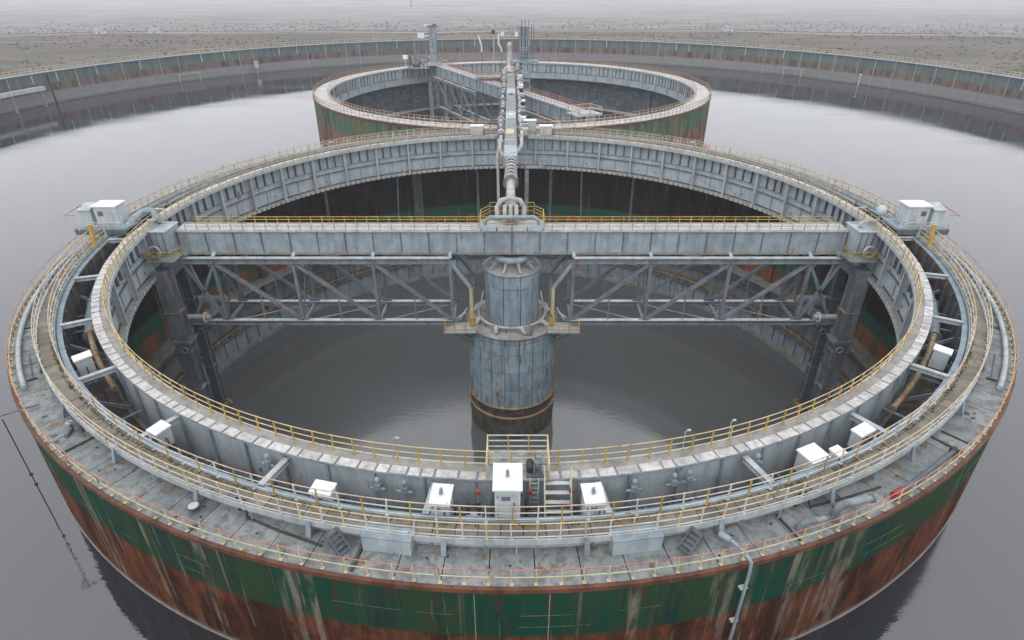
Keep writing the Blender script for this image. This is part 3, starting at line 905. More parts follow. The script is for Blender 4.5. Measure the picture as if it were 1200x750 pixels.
# tan and blue pipes curving through the trough
def trough_pipe(label, a0, a1, r0, r1, z0, z1, rad, m):
    n = 14
    pts = [pol(r0 + (r1 - r0) * i / n, a0 + (a1 - a0) * i / n, z0 + (z1 - z0) * i / n) for i in range(n + 1)]
    t = thing('trough_pipe', label, 'pipe')
    MB().tube(pts, rad, 12).obj('pipe_run', m, t)
    for i in (0, 5, 10, 14):
        d = (pts[min(i + 1, n)] - pts[max(i - 1, 0)]).normalized()
        MB().tube([pts[i] - d * .09, pts[i] + d * .09], rad * 1.25, 12).obj('flange', m, t)
trough_pipe('tan corroded pipe in the left trough', -57, -45, 38.95, 38.85, 7.9, 7.2, .2, 'pipe_tan')
trough_pipe('tan corroded pipe in the right trough', 56, 41, 38.95, 38.8, 7.9, 6.9, .19, 'pipe_tan')
trough_pipe('thick blue-grey pipe curving in the left trough', -87, -60, 39.6, 39.3, 8.2, 6.6, .42, 'steel')
trough_pipe('thick blue-grey pipe curving in the right trough', 87, 60, 39.6, 39.3, 8.2, 6.6, .42, 'steel')
trough_pipe('dark pipe lying along the far left trough', -170, -98, 39.6, 39.6, 9.0, 9.0, .3, 'steel_dark')
trough_pipe('dark pipe lying along the far right trough', 170, 98, 39.6, 39.6, 9.0, 9.0, .3, 'steel_dark')

# ------------------------------------------------------------------ things on the outer deck
def bent_pipe(label, p0, p1, rad, lift, m='legsteel'):
    p0, p1 = Vector(p0), Vector(p1)
    d = p1 - p0
    rr = lift * .55
    e = d.normalized()
    pts = [p0, p0 + Vector((0, 0, lift - rr))]
    for k in range(1, 7):
        tt = k / 6 * PI / 2
        pts.append(p0 + e * (rr * (1 - math.cos(tt))) + Vector((0, 0, lift - rr + rr * math.sin(tt))))
    pts.append(p1 + Vector((0, 0, lift * .92)))
    t = thing('bent_pipe', label, 'pipe')
    MB().tube(pts, rad, 12).obj('pipe_run', m, t)
    MB().tube([p0, p0 + Vector((0, 0, .07))], rad * 1.5, 12).obj('flange', 'steel_dark', t)
    e = (pts[-1] - pts[-2]).normalized()
    MB().tube([pts[-1] - e * .12, pts[-1]], rad * 1.25, 12).obj('end_collar', 'steel_dark', t)
bent_pipe('large hooked grey pipe on the right front deck', (16.3, -39.9, DZ), (18.35, -39.35, DZ), .2, .95)
bent_pipe('small hooked grey pipe on the right front deck', (14.3, -40.6, DZ), (15.75, -40.35, DZ), .16, .55)
t = thing('hose_pipe', 'long dark grey suction pipe lying on the right deck', 'pipe')
MB().tube([(20.6, -38.3, DZ + .3), (25.3, -35.2, DZ + .3)], .14, 10).obj('pipe_run', 'steel_dark', t)
MB().tube([(20.0, -38.65, DZ + .3), (20.7, -38.25, DZ + .3)], .24, 10).obj('red_nozzle', 'redknob', t)
MB().box((25.35, -35.15, DZ + .22), (.35, .35, .44)).obj('end_block', 'black', t)
for k in range(3):
    f = .2 + .3 * k
    MB().box((20.6 + 4.7 * f, -38.3 + 3.1 * f, DZ + .09), (.25, .3, .18)).obj('saddle', 'steel', t)
t = thing('overflow_pipe', 'pale overflow pipe running down the outer tank wall, front right', 'pipe')
q = pol(44.25, 14.6)
MB().tube([pol(42.6, 14.1, DZ + .4), pol(43.7, 14.5, DZ + .42), pol(44.2, 14.6, DZ + .3), (q.x, q.y, DZ - .4), (q.x, q.y, -2)], .085, 10).obj('pipe_run', 'steel', t)
for zz in (6.5, 4, 1.5):
    MB().box((q.x * .995, q.y * .995, zz), (.4, .4, .08), R(14.6)).obj('clamp', 'rail', t)
MB().tube([pol(42.4, 13.8, DZ + .4), pol(42.9, 14.2, DZ + .4)], .17, 10).obj('sleeve', 'steel', t)
for s, lab in ((-1, 'left'), (1, 'right')):
    p = pol(42.05, s * 8.1)
    t = thing('deck_locker', 'grey steel locker under the ring walkway, front %s' % lab, 'locker', (p.x, p.y, DZ), R(s * 8.1))
    MB().box((0, 0, .45), (2.4, .75, .9)).obj('body', 'web', t)
    MB().box((0, 0, .93), (2.46, .8, .06)).obj('lid', 'steel', t)
for a, lab in ((-18.6, 'lying by the walkway bracket on the left front deck'), (21.5, 'lying by the walkway bracket on the right front deck')):
    p = pol(42.0, a)
    t = thing('bent_rod', 'dark bent hose rod %s' % lab, 'pipe', (p.x, p.y, DZ), R(a))
    MB().tube([(-.7, .2, .08), (-.7, .2, .95), (-.2, .2, .95), (.0, -.1, .08), (2.2, -.3, .08), (4.6, -.4, .08)], .06, 8).obj('pipe_run', 'black', t)
t = thing('drain_elbow', 'squared dark drain elbow on the left deck', 'pipe', tuple(pol(42.5, -38.5, DZ)), R(-38.5))
MB().tube([(.3, .4, .05), (.3, .4, .55), (-.3, .1, .55), (-.3, .1, .1), (.2, -.4, .1)], .12, 8).obj('pipe_run', 'steel_dark', t)
MB().lathe([(.2, .5), (.2, .62)], 10, (-.3, .1)).obj('cap', 'steel_light', t)
t = thing('floodlight', 'round dark floodlight lying on the left front deck', 'lamp', tuple(pol(42.6, -22.6, DZ)), R(-22.6))
MB().lathe([(.12, .0), (.16, .12), (.30, .2), (.31, .34)], 16).obj('housing', 'steel_dark', t)
MB().lathe([(.26, .342), (.24, .36)], 16).obj('glass', 'rail', t)
t = thing('hanging_rod', 'dark rod hanging from a bracket on left rim down into the water', 'rod')
p0, p1 = Vector((-31.75, -31.85, 8.0)), Vector((-31.75, -31.85, -3))
MB().tube([p0, p0.lerp(p1, .5) , p1], .035, 6).obj('rod', 'black', t)
for f in (.42, .5):
    pp = p0.lerp(p1, f); MB().box(pp, (.16, .16, .14)).obj('clamp', 'black', t)
MB().bar(p0 + Vector((-.5, .0, .1)), p0 + Vector((1.4, 1.4, .1)), .07, .07).obj('bracket', 'steel_dark', t)
MB().bar(p0 + Vector((-.7, .2, .1)), p0 + Vector((-.75, .6, .1)), .1, .1).obj('hook', 'steel_dark', t)
def lamp_post(label, a, r, z, h):
    p = pol(r, a)
    t = thing('lamp_post', label, 'lamp', (p.x, p.y, z), R(a))
    MB().tube([(0, 0, 0), (0, 0, h), (.06, .08, h + .06), (.25, .12, h + .07)], .025, 6).obj('pole', 'steel', t)
    MB().box((.28, .12, h + .07), (.2, .1, .07)).obj('head', 'steel_light', t)
lamp_post('small lamp on the girder railing left of the front platform', -9.9, GI + .05, GZ, 1.3)
lamp_post('small lamp on the girder railing right front, leftmost of two', 14.6, GI + .05, GZ, 1.2)
lamp_post('small lamp on the girder railing right front, rightmost of two', 19.0, GI + .05, GZ, 1.2)
lamp_post('white lamp on the right outer deck by a cross bar', 62, 42.9, DZ, 1.3)
for s, lab in ((-1, 'left'), (1, 'right')):
    t = thing('deck_tee', 'thin T-shaped guide bar lying on the %s deck' % lab, 'bar', tuple(pol(42.75, s * 52.5, DZ)), R(s * 52.5))
    MB().bar((s * -2.2, 0, .06), (s * 1.8, 0, .06), .07, .07).obj('rod', 'steel_dark', t)
    MB().bar((s * -2.2, -.3, .06), (s * -2.2, .3, .06), .09, .09).obj('crosspiece', 'black', t)
for a, lab in ((140, 'on the far right rim'), (-140, 'on the far left rim')):
    p = pol(43.0, a)
    t = thing('rim_box', 'small dark equipment box %s of the near tank' % lab, 'box', (p.x, p.y, DZ), R(a))
    MB().box((0, 0, .75), (.7, .5, 1.1)).obj('body', 'steel_dark', t)
    MB().box((0, 0, 1.33), (.8, .6, .08)).obj('lid', 'steel', t)
    MB().bar((0, 0, 0), (0, 0, .25), .3, .3).obj('foot', 'black', t)
p = pol(43.0, 137)
t = thing('cable_reel', 'small round red reel on the far right rim of near tank', 'reel', (p.x, p.y, DZ), R(137))
MB().tube([(-.3, 0, .8), (.3, 0, .8)], .6, 16).obj('drum', 'railred', t)
MB().box((0, 0, .15), (.8, .6, .3)).obj('stand', 'steel_dark', t)

# ------------------------------------------------------------------ bridge across the near tank (also used, simpler, in the far tank)
def bridge(name, label, centre, yaw, half, nodes, zt, fine=True, mats=('bridge', 'steel_light'), gy=(-1.35, .55), ty=2.25):
    t = thing(name, label, 'bridge', (centre[0], centre[1], 0), yaw)
    g0, g1 = zt - 2.75, zt          # girder bottom / top
    gm = (gy[0] + gy[1]) / 2
    gir = inst(MB().box((0, gm, zt - .06), (2 * half, gy[1] - gy[0] + .3, .12)).mesh('walk_girder', mats[1]), 'walk_girder', t)
    npan = int(half * 2 / (2.9 if fine else 4))
    pw = 2 * half / npan
    me = MB().box((0, gy[0], (g0 + g1) / 2), (pw - .07, .06, g1 - g0 - .35)).mesh('web_panel', mats[0])
    me2 = MB().box((0, gy[1], (g0 + g1) / 2), (pw - .07, .06, g1 - g0 - .35)).mesh('web_panel', mats[0])
    rb = MB().box((0, gy[0] - .08, (g0 + g1) / 2), (.07, .14, g1 - g0 - .3)).mesh('web_rib', 'steel_dark')
    for k in range(npan):
        x = -half + pw * (k + .5)
        inst(me, 'web_panel', gir, (x, 0, 0)); inst(me2, 'web_panel', gir, (x, 0, 0))
        inst(rb, 'web_rib', gir, (x + pw / 2, 0, 0))
    MB().box((0, gy[0] + .02, (g0 + g1) / 2), (2 * half, .03, g1 - g0 - .3)).obj('web_backing', 'steel_dark', gir)
    MB().box((0, gy[0] - .08, g1 - .16), (2 * half, .34, .08)).obj('top_flange', mats[1], gir)
    MB().box((0, gm, g0 + .09), (2 * half, gy[1] - gy[0] + .5, .14)).obj('bottom_flange', 'concrete', gir)
    # truss: two planes
    ct, cb = zt - 3.15, zt - 10.65
    xe = nodes[-1] + 3.4
    for y in (-ty, ty):
        for sx in (-1, 1):
            MB().box((sx * (xe + nodes[0]) / 2, y, ct + .335), (xe - nodes[0], .56, .045)).obj('flange_plate', 'flange', t)
            MB().box((sx * (nodes[-1] + 1.5 + nodes[0]) / 2, y, cb + .30), (nodes[-1] + 1.5 - nodes[0], .54, .04)).obj('flange_plate', 'flange', t)
        MB().ibar((-xe, y, ct), (-nodes[0], y, ct), .5, .62, .08).obj('top_chord', 'truss', t)
        MB().ibar((nodes[0], y, ct), (xe, y, ct), .5, .62, .08).obj('top_chord', 'truss', t)
        MB().ibar((-nodes[-1] - 1.5, y, cb), (-nodes[0], y, cb), .5, .55, .08).obj('bottom_chord', 'truss', t)
        MB().ibar((nodes[0], y, cb), (nodes[-1] + 1.5, y, cb), .5, .55, .08).obj('bottom_chord', 'truss', t)
        for s in (-1, 1):
            for i, x in enumerate(nodes):
                MB().ibar((s * x, y, cb), (s * x, y, ct), .30, .36, .07, (0, 1, 0)).obj('vertical', 'truss', t)
                MB().box((s * x, y, ct - .35), (1.3, .1, .75)).box((s * x, y, cb + .3), (1.2, .1, .55)).obj('gusset', 'truss', t)
                if i:
                    x2 = nodes[i - 1]
                    MB().ibar((s * x, y, ct - .2), (s * x2, y, cb + .2), .32, .36, .07, (0, 1, 0)).obj('diagonal', 'truss', t)
                    if fine:
                        xm = (x + x2) / 2
                        MB().bar((s * xm, y, cb), (s * xm, y, ct - 3.6), .12, .12).obj('hanger', 'truss', t)
            x = nodes[-1]
            MB().ibar((s * (x + 3.2), y, ct - .4), (s * x, y, cb + .1), .3, .34, .07, (0, 1, 0)).obj('diagonal', 'truss', t)
            MB().ibar((s * x, y, ct - .4), (s * (x + 3.6), y, cb + .4), .3, .34, .07, (0, 1, 0)).obj('diagonal', 'truss', t)
            MB().bar((s * (x + 2.6), y, ct), (s * (x + 1.2), y, cb + 1), .16, .16).obj('brace_rod', 'steel', t)
    for s in (-1, 1):
        for i, x in enumerate(nodes):
            MB().bar((s * x, -ty, cb), (s * x, ty, cb), .28, .3).obj('cross_beam', 'truss', t)
            MB().bar((s * x, -ty, ct), (s * x, ty, ct), .26, .3).obj('cross_beam', 'truss', t)
            MB().bar((s * x, -ty, ct + .3), (s * x, gy[0] - .05, g0 + .2), .34, .16).obj('girder_bracket', 'steel_light', t)
            MB().bar((s * x, ty, ct - .2), (s * x, -ty, cb + .2), .14, .14).obj('sway_brace', 'steel_dark', t)
            if i:
                x2 = nodes[i - 1]
                MB().tube([(s * x, -ty, cb), (s * x2, ty, cb)], .09, 6).obj('wind_brace', 'steel', t)
                MB().tube([(s * x, ty, ct), (s * x2, -ty, ct)], .09, 6).obj('wind_brace', 'truss', t)
    return t
NODES = (6.6, 14.8, 23.3, 31.8)
tb = bridge('truss_bridge', 'long grey truss bridge spanning the middle of the near tank', (0, 0), 0, 35.3, NODES, 8.62)
# bridge railings: both edges
for y, zz, lab, off in ((-1.45, 8.62, 'front', 0), (.55, 8.62, 'rear', .6)):
    t = thing('bridge_railing', 'low yellow railing on the %s edge of the truss bridge' % lab, 'railing', (0, y, zz))
    me = MB().box((0, 0, .36), (.07, .07, .72)).mesh('post', 'yellow')
    for k in range(58):
        x = -34.2 + 1.2 * k + off
        if abs(x) < 2.6 and y < 0: continue
        inst(me, 'post', t, (x, 0, 0))
    for h in (.72, .42):
        MB().bar((-34.3, 0, h), (34.3, 0, h), .06, .06).obj('rail', 'yellow', t)
# heavy legs under the bridge ends
for s, lab in ((-1, 'left'), (1, 'right')):
    for y, w, m, lx in ((-3.5, 1.55, 'legsteel', 36.7), (1.4, .95, 'steel_dark', 37.4)):
        H = (5.1 if y < 0 else 3.9) - PZ + 1
        t = MB().box((0, -w * .42, H / 2), (w, .08, H)).box((0, w * .42, H / 2), (w, .08, H)).obj('leg', m, tb, (s * lx, y, PZ - 1))
        MB().box((0, 0, H / 2), (w * .7, w * .78, H - .1)).obj('core', 'steel_dark', t)
        for k in range(4):
            MB().box((0, 0, H * (.12 + .22 * k)), (w * 1.12, w * 1.02, .12)).obj('joint_band', 'concrete' if k % 2 else m, t)
        for dx in (-.3, 0, .3):
            MB().box((dx * w, -w * .45, H / 2), (.05, .05, H - .3)).obj('rib', m, t)
        MB().box((0, 0, H * .62), (w * 1.5, w * 1.2, .35)).obj('collar', m, t)
        MB().torus((s * -.3, -w * .6, H * .58), .35, .1, 16, 8, 'y').obj('roller', 'concrete', t)
        MB().box((0, 0, 1.1), (w * 1.5, w * 1.5, .6)).torus((s * -w * .8, 0, 1.5), .5, .14, 14, 8, 'y').obj('foot_bogie', 'pipe_tan', t)
    t = thing('end_truss', 'sloping end brace between truss bridge and legs at the %s' % lab, 'brace', (0, 0, 0))
    for y in (-2.25, 2.25):
        MB().ibar((s * 35.2, y, 5.3), (s * 37.6, y, 3.2), .7, .9, .1).obj('end_brace', 'steel', t)
        MB().ibar((s * 33.3, y, -2.0), (s * 37.4, y, -2.0), .5, .5, .08).obj('low_beam', 'steel', t)
        MB().tube([(s * 33.6, y - .3, -1.2), (s * 36.8, y - .3, -1.2)], .3, 10).obj('drive_shaft', 'steel_light', t)
        MB().torus((s * 34.0, y - .4, -1.2), .5, .12, 16, 8, 'x').obj('wheel', 'rail', t)
    # end housing with its small railed platform
    t = thing('drive_housing', 'grey drive housing at the %s end of the truss bridge' % lab, 'housing', (s * 36.7, -2.0, 6.3))
    MB().box((0, 0, 1.55), (2.4, 2.3, 2.5), 0, 1.12).obj('body', 'web', t)
    for k in range(4):
        MB().bar((-.9 + .6 * k, -1.18, .4), (-.95 + .63 * k, -1.3, 2.75), .07, .07).obj('rib', 'steel_dark', t)
    MB().box((0, -1.35, 2.85), (2.9, .25, .12)).box((0, 1.35, 2.85), (2.9, .25, .12)).box((-1.35, 0, 2.85), (.2, 2.5, .12)).box((1.35, 0, 2.85), (.2, 2.5, .12)).obj('rim', 'steel_light', t)
    MB().tube([(-.6, 0, 2.9), (-.6, 0, 3.3), (.1, 0, 3.6), (s * 1.0, .3, 3.4)], .22, 10).obj('duct', 'wrap', t)
    MB().torus((s * -.1, -2.0, .9), .6, .12, 18, 8, 'y').obj('handwheel', 'wrap', t)
    t = thing('housing_platform', 'small yellow-railed platform below the %s drive housing' % lab, 'platform', (s * 36.7, -3.3, 6.3))
    MB().box((0, 0, 0), (4.0, 2.2, .16)).obj('floor', 'steel', t)
    MB().box((s * -1.9, 1.4, -.2), (.6, 1.0, .3)).obj('bracket', 'steel', t)
    for x in (-1.95, -.65, .65, 1.95):
        MB().bar((x, -1.05, .08), (x, -1.05, 1.0), .08, .08).obj('post', 'yellow', t)
    for zz in (.4, .7, 1.0):
        MB().bar((-1.95, -1.05, zz), (1.95, -1.05, zz), .05, .05).obj('rail', 'yellow', t)
        MB().bar((s * -1.95, -1.05, zz), (s * -1.95, 1.05, zz), .05, .05).obj('rail', 'yellow', t)
    for y in (0, 1.0):
        MB().bar((s * -1.95, y, .08), (s * -1.95, y, 1.0), .08, .08).obj('post', 'yellow', t)
    # huts on the rim beside the bridge ends
    t = thing('rim_hut', 'white-roofed hut on the rim beside the %s bridge end' % lab, 'hut', (s * 41.0, -2.1, 9.75))
    MB().box((0, 0, .95), (2.2, 1.7, 1.9)).obj('body', 'cab', t)
    MB().box((0, 0, 1.96), (2.5, 2.0, .1)).obj('roof', 'white', t)
    MB().box((-.35 * s, -.87, .85), (.8, .05, 1.5)).obj('door', 'steel_light', t)
    MB().box((.5 * s, -.87, 1.2), (.5, .04, .5)).obj('window', 'steel_dark', t)
    t = thing('side_hut', 'narrow grey hut with pipe frame outside the %s rim hut' % lab, 'hut', (s * 43.0, -2.4, 9.75))
    MB().box((0, 0, .8), (1.1, 1.3, 1.7)).obj('body', 'cab', t)
    MB().add([(-.65, -.8, 1.55), (.65, -.8, 1.55), (.65, .8, 1.85), (-.65, .8, 1.85), (-.65, -.8, 1.65), (.65, -.8, 1.65), (.65, .8, 1.95), (-.65, .8, 1.95)],
             [(3, 2, 1, 0), (4, 5, 6, 7), (0, 1, 5, 4), (1, 2, 6, 5), (2, 3, 7, 6), (3, 0, 4, 7)]).obj('roof', 'steel_light', t)
    for dx in (.2, 1.2):
        MB().bar((s * dx, -1.9, -.1), (s * dx, -1.9, 1.5), .07, .07).obj('frame_post', 'rail', t)
    MB().bar((s * .2, -1.9, 1.5), (s * 1.2, -1.9, 1.5), .07, .07).bar((s * 1.2, -1.9, 1.5), (s * .8, .4, 1.8), .07, .07).obj('frame_bar', 'railred', t)
    t = thing('hut_deck', 'steel deck carrying the huts on the %s rim' % lab, 'platform', (s * 41.4, -2.4, 9.6))
    MB().box((0, 0, 0), (5.2, 3.0, .24)).obj('floor', 'steel', t)
    MB().box((0, -1.45, -.28), (5.2, .14, .5)).obj('edge_beam', 'steel_dark', t)
    for x in (-2.4, -.8, .8, 2.4):
        MB().bar((x, -1.45, .1), (x, -1.45, .75), .06, .06).obj('post', 'rail', t)
    for zz in (.42, .75):
        MB().bar((-2.4, -1.45, zz), (2.4, -1.45, zz), .05, .05).obj('rail', 'rail', t)
    MB().bar((s * -1.5, 0, -.1), (s * -1.5, 0, -5), .3, .3).bar((s * 2.2, 0, -.1), (s * 2.2, 0, -1.5), .3, .3).obj('leg', 'steel_dark', t)
    t = tag(MB().tube([(s * 40.3, -6.6, 11.2), (s * 40.45, -6.9, 8.2), (s * 40.5, -7.0, 6.0)], .2, 10).obj('yellow_tube', 'yellow'), 'thick yellow tube slanting down before the %s rim hut' % lab, 'pipe')
    if s > 0:
        continue
    t = thing('feed_elbow', 'grey elbow pipe from the trough to the left drive housing', 'pipe', (0, 0, 0))
    MB().tube([(s * 40.6, -4.2, 8.2), (s * 39.4, -2.4, 9.6), (s * 38.6, -.9, 10.4), (s * 37.9, -.3, 10.4), (s * 37.4, -.6, 9.9), (s * 37.2, -1.0, 9.2)], .33, 12).obj('pipe_run', 'steel', t)
    MB().torus((s * 39.0, -1.7, 10.0), .36, .08, 14, 6, 'y').obj('flange', 'steel_light', t)
p = (38.6, -.6, 10.6)
t = thing('round_tank', 'small pale round drum beside the right drive housing', 'drum', p)
MB().lathe([(.1, -.6), (.5, -.5), (.5, 0), (.36, .3), (.1, .42)], 14).obj('shell', 'cab', t)
MB().bar((0, 0, -.6), (0, 0, -1.5), .2, .2).obj('stand', 'steel', t)

# ------------------------------------------------------------------ central column
col = thing('central_column', 'stepped round steel column standing in the middle of the pool', 'column', (0, 0, 0))
def drum_plates(t, r, courses, n, m, off=0):
    for ci, (z0, z1) in enumerate(courses):
        me = MB().arc(r - .05, r + .01 * (ci % 2), z0 + .035, z1 - .035, -180 / n + .04 / r * 57.3, 180 / n - .04 / r * 57.3, 3).mesh('drum_plate', m)
        for k in range(n):
            inst(me, 'drum_plate', t, None, R(360 / n * (k + (.5 if ci % 2 else 0) * off)))
MB().lathe([(5.04, -19), (5.04, -2.75)], 64).obj('lower_drum', 'black', col)
drum_plates(col, 5.1, [(-12, -9.6), (-9.6, -7.2), (-7.2, -4.8), (-4.8, -3.4), (-3.4, -2.75)], 20, 'column')
MB().lathe([(5.1, -12.25), (5.28, -12.2), (5.28, -12.0), (5.1, -11.95)], 64).obj('base_ring', 'pipe_tan', col)
MB().lathe([(5.14, -13.4), (5.14, -12.25)], 64).obj('base_band', 'pit', col)
MB().lathe([(5.16, -13.65), (5.3, -13.6), (5.3, -13.4), (5.14, -13.35)], 64).obj('base_ring', 'pipe_tan', col)
MB().lathe([(5.12, -18), (5.12, -13.65)], 64).obj('wet_base', 'colbase', col)
MB().lathe([(5.17, -15.2), (5.2, -15.1), (5.17, -14.95)], 64).obj('tide_ring', 'colbase', col)
for k in range(40):
    p = pol(5.16, 9 * k); MB().box((p.x, p.y, -11.4), (.1, .07, 1.2), R(9 * k)).obj('base_rib', 'concrete', col)
MB().lathe([(5.14, -2.75), (5.3, -2.7), (5.3, -2.55), (3.2, -2.5)], 64).obj('shoulder', 'concrete', col)
MB().lathe([(2.98, -2.6), (2.98, 3.9)], 48).obj('upper_drum', 'black', col)
for k in range(26):
    a, zz, hh = rnd.uniform(-85, 85), rnd.uniform(-11, -3.6), rnd.uniform(.4, 1.5)
    w = rnd.uniform(.08, .35)
    MB().arc(5.10, 5.135, zz, zz + hh, a, a + w / 5.1 * 57.3, 2).obj('patch_plate', rnd.choice(('pipe_tan', 'concrete', 'steel_dark', 'trim')), col)
drum_plates(col, 3.06, [(-2.5, 2.3), (2.3, 3.85)], 10, 'column')
MB().lathe([(3.08, 3.85), (3.2, 3.9), (3.2, 4.0), (1.5, 4.1), (1.5, 5.0)], 48).obj('cap', 'concrete', col)
MB().lathe([(1.95, 4.9), (2.1, 5.0), (2.1, 5.35), (1.8, 5.5)], 40).obj('slewing_ring', 'steel', col)
MB().lathe([(1.5, 5.0), (1.5, 5.95)], 32).obj('neck', 'black', col)
for k in range(10):
    a = 36 * k + 18
    MB().bar(pol(2.9, a, 4.1), pol(1.9, a, 5.0), .2, .3).obj('cap_bracket', 'steel', col)
t = thing('ring_pipe', 'ring pipe with lumpy nozzles circling the column shoulder', 'pipe', (0, 0, -1.9))
MB().torus((0, 0, 0), 3.85, .16, 48, 8).obj('ring', 'wrap', t)
for k in range(9):
    a = 40 * k + 12
    p, q = pol(3.85, a), pol(4.6, a + 6, -.45)
    MB().tube([p, (p + q) / 2 + Vector((0, 0, .25)), q], [.2, .3, .2], 8).obj('nozzle', 'wrap' if k % 3 else 'steel_light', t)
    MB().bar(pol(3.85, a + 18), pol(3.85, a + 18, -.6), .16, .16).obj('foot', 'steel_dark', t)
t = thing('canvas_cover', 'grey canvas-covered lump on the column shoulder, right of middle', 'cover', tuple(pol(4.5, 24, -2.5)))
MB().lathe([(.42, 0), (.5, .35), (.34, .9), (.12, 1.25)], 12).obj('canvas', 'concrete', t)
for s, lab in ((-1, 'left'), (1, 'right')):
    t = thing('column_platform', 'small yellow-railed platform on the %s side of the column' % lab, 'platform', (s * 5.7, -2.7, -2.55))
    MB().box((0, 0, 0), (3.6, 2.2, .14)).obj('floor', 'steel_light', t)
    MB().bar((s * .9, -.9, -.1), (s * -1.2, -.4, -1.7), .14, .14).bar((s * 1.4, .6, -.1), (s * -1.2, .6, -1.7), .14, .14).obj('knee_brace', 'steel_dark', t)
    for x in (-1.75, -.6, .6, 1.75):
        MB().bar((x, -1.05, .07), (x, -1.05, 1.1), .09, .09).obj('post', 'yellow', t)
    for zz in (.4, .75, 1.1):
        MB().bar((-1.75, -1.05, zz), (1.75, -1.05, zz), .06, .06).bar((s * 1.75, -1.05, zz), (s * 1.75, 1.0, zz), .06, .06).obj('rail', 'yellow', t)
    t = thing('splay_frame', 'splayed steel frame joining bridge truss and column at the %s' % lab, 'frame', (0, 0, 0))
    for y in (-2.25, 2.25):
        MB().ibar((s * 6.5, y, 5.3), (s * 4.5, y * .95, 2.2), .34, .36, .07, (0, 1, 0)).obj('upper_strut', 'bridge', t)
        MB().ibar((s * 4.5, y * .95, 2.2), (s * 4.5, y * .95, -2.45), .34, .36, .07, (0, 1, 0)).obj('post', 'ypale' if y < 0 else 'steel', t)
        MB().bar((s * 6.4, y * .6, 5.0), (s * 4.3, y * .6, 2.0), .2, .2).obj('inner_strut', 'steel_dark', t)
    MB().box((s * 4.5, -2.4, -1.8), (.5, .4, .9)).obj('yellow_shoe', 'yellow', t)
    MB().bar((s * 6.4, -2, -1.9), (s * 5.2, -2.0, -.9), .16, .16).bar((s * 5.9, -1.9, -2), (s * 5.0, -1.9, -.4), .12, .12).obj('low_strut', 'rail', t)
    tag(MB().tube([(s * 3.2, -.9, 1.2), (s * 3.45, -1.2, -.2), (s * 4.1, -1.4, -1.0)], [.09, .12, .12], 8).obj('side_pipe', 'wrap'), 'short pale pipe clinging to the %s of the upper drum' % lab, 'pipe')

# swivel gear on top of the bridge
hub = thing('swivel_platform', 'yellow-railed swivel platform on top of the bridge middle', 'platform', (0, 0, 8.62))
MB().box((0, -.3, .22), (6.8, 2.6, .2)).obj('floor', 'steel_light', hub)
for k in range(4):
    MB().box((-2.4 + 1.6 * k, -1.72, .28), (1.45, .08, .62)).obj('front_panel', 'cab', hub)
for x in (-3.35, 3.35):
    for y in (-1.2, .9):
        MB().bar((x, y, .3), (x, y, 1.4), .08, .08).obj('post', 'yellow', hub)
    for zz in (.7, 1.05, 1.4):
        MB().bar((x, -1.2, zz), (x, .9, zz), .06, .06).bar((x, .9, zz), (x * .72, 2.2, zz), .06, .06).obj('rail', 'yellow', hub)
for x in (-2.4, -1.2, 1.2, 2.4):
    MB().bar((x, 2.2, .3), (x, 2.2, 1.75), .08, .08).obj('post', 'yellow', hub)
for zz in (.8, 1.3, 1.75):
    MB().bar((-2.4, 2.2, zz), (2.4, 2.2, zz), .06, .06).obj('rail', 'yellow', hub)
tag(MB().tube([(-2.9, -1.4, 8.9), (-2.8, -1.4, 9.6), (-2.3, -1.4, 10.0), (2.3, -1.4, 10.0), (2.8, -1.4, 9.6), (2.9, -1.4, 8.9)], .22, 12).obj('arch_pipe', 'steel'), 'grey arched pipe over the swivel on the bridge middle', 'pipe')
t = thing('swivel_pipes', 'pale pipe manifold with a horseshoe bend on the bridge swivel', 'pipe', (-.15, 0, 8.8))
MB().tube([(-1.35, .2, .6), (-1.45, .5, 1.6), (-1.0, .9, 2.25), (0, 1.1, 2.45), (1.0, .9, 2.25), (1.45, .5, 1.6), (1.35, .2, .6)], .27, 12).obj('horseshoe', 'wrap', t)
MB().tube([(0, .8, 2.2), (0, 1.3, 1.9)], .62, 14).obj('hub_casing', 'steel', t)
for x in (-.6, 0, .6):
    MB().tube([(x, -.6, .1), (x, -.5, .9), (x, .4, 1.9)], .24, 10).obj('riser', 'wrap', t)
    MB().torus((x, -.55, .5), .27, .06, 12, 6).obj('clamp', 'railred', t)
MB().box((0, -.9, .15), (1.0, .4, .3)).obj('yellow_block', 'yellow', t)
t = thing('feed_pipe', 'thick wrapped feed pipe with collars running back from bridge swivel', 'pipe', (-.15, 0, 0))
MB().tube([(0, 1.5, 10.6), (0, 6, 10.5), (0, 12, 10.3), (0, 20.5, 9.9)], [.52, .5, .46, .42], 16).obj('pipe_run', 'wrap', t)
for k in range(7):
    y = 9.3 + 1.75 * k
    MB().torus((0, y, 10.35 - k * .07), .66 - .02 * k, .2, 18, 8, 'y').obj('collar', 'cover' if k else 'steel', t)
    MB().torus((0, y + .87, 10.33 - k * .07), .56, .2, 16, 6, 'y').obj('gap_ring', 'black', t)
MB().torus((0, 9.2, 10.35), .82, .13, 20, 8, 'y').obj('joint_ring', 'steel_dark', t)

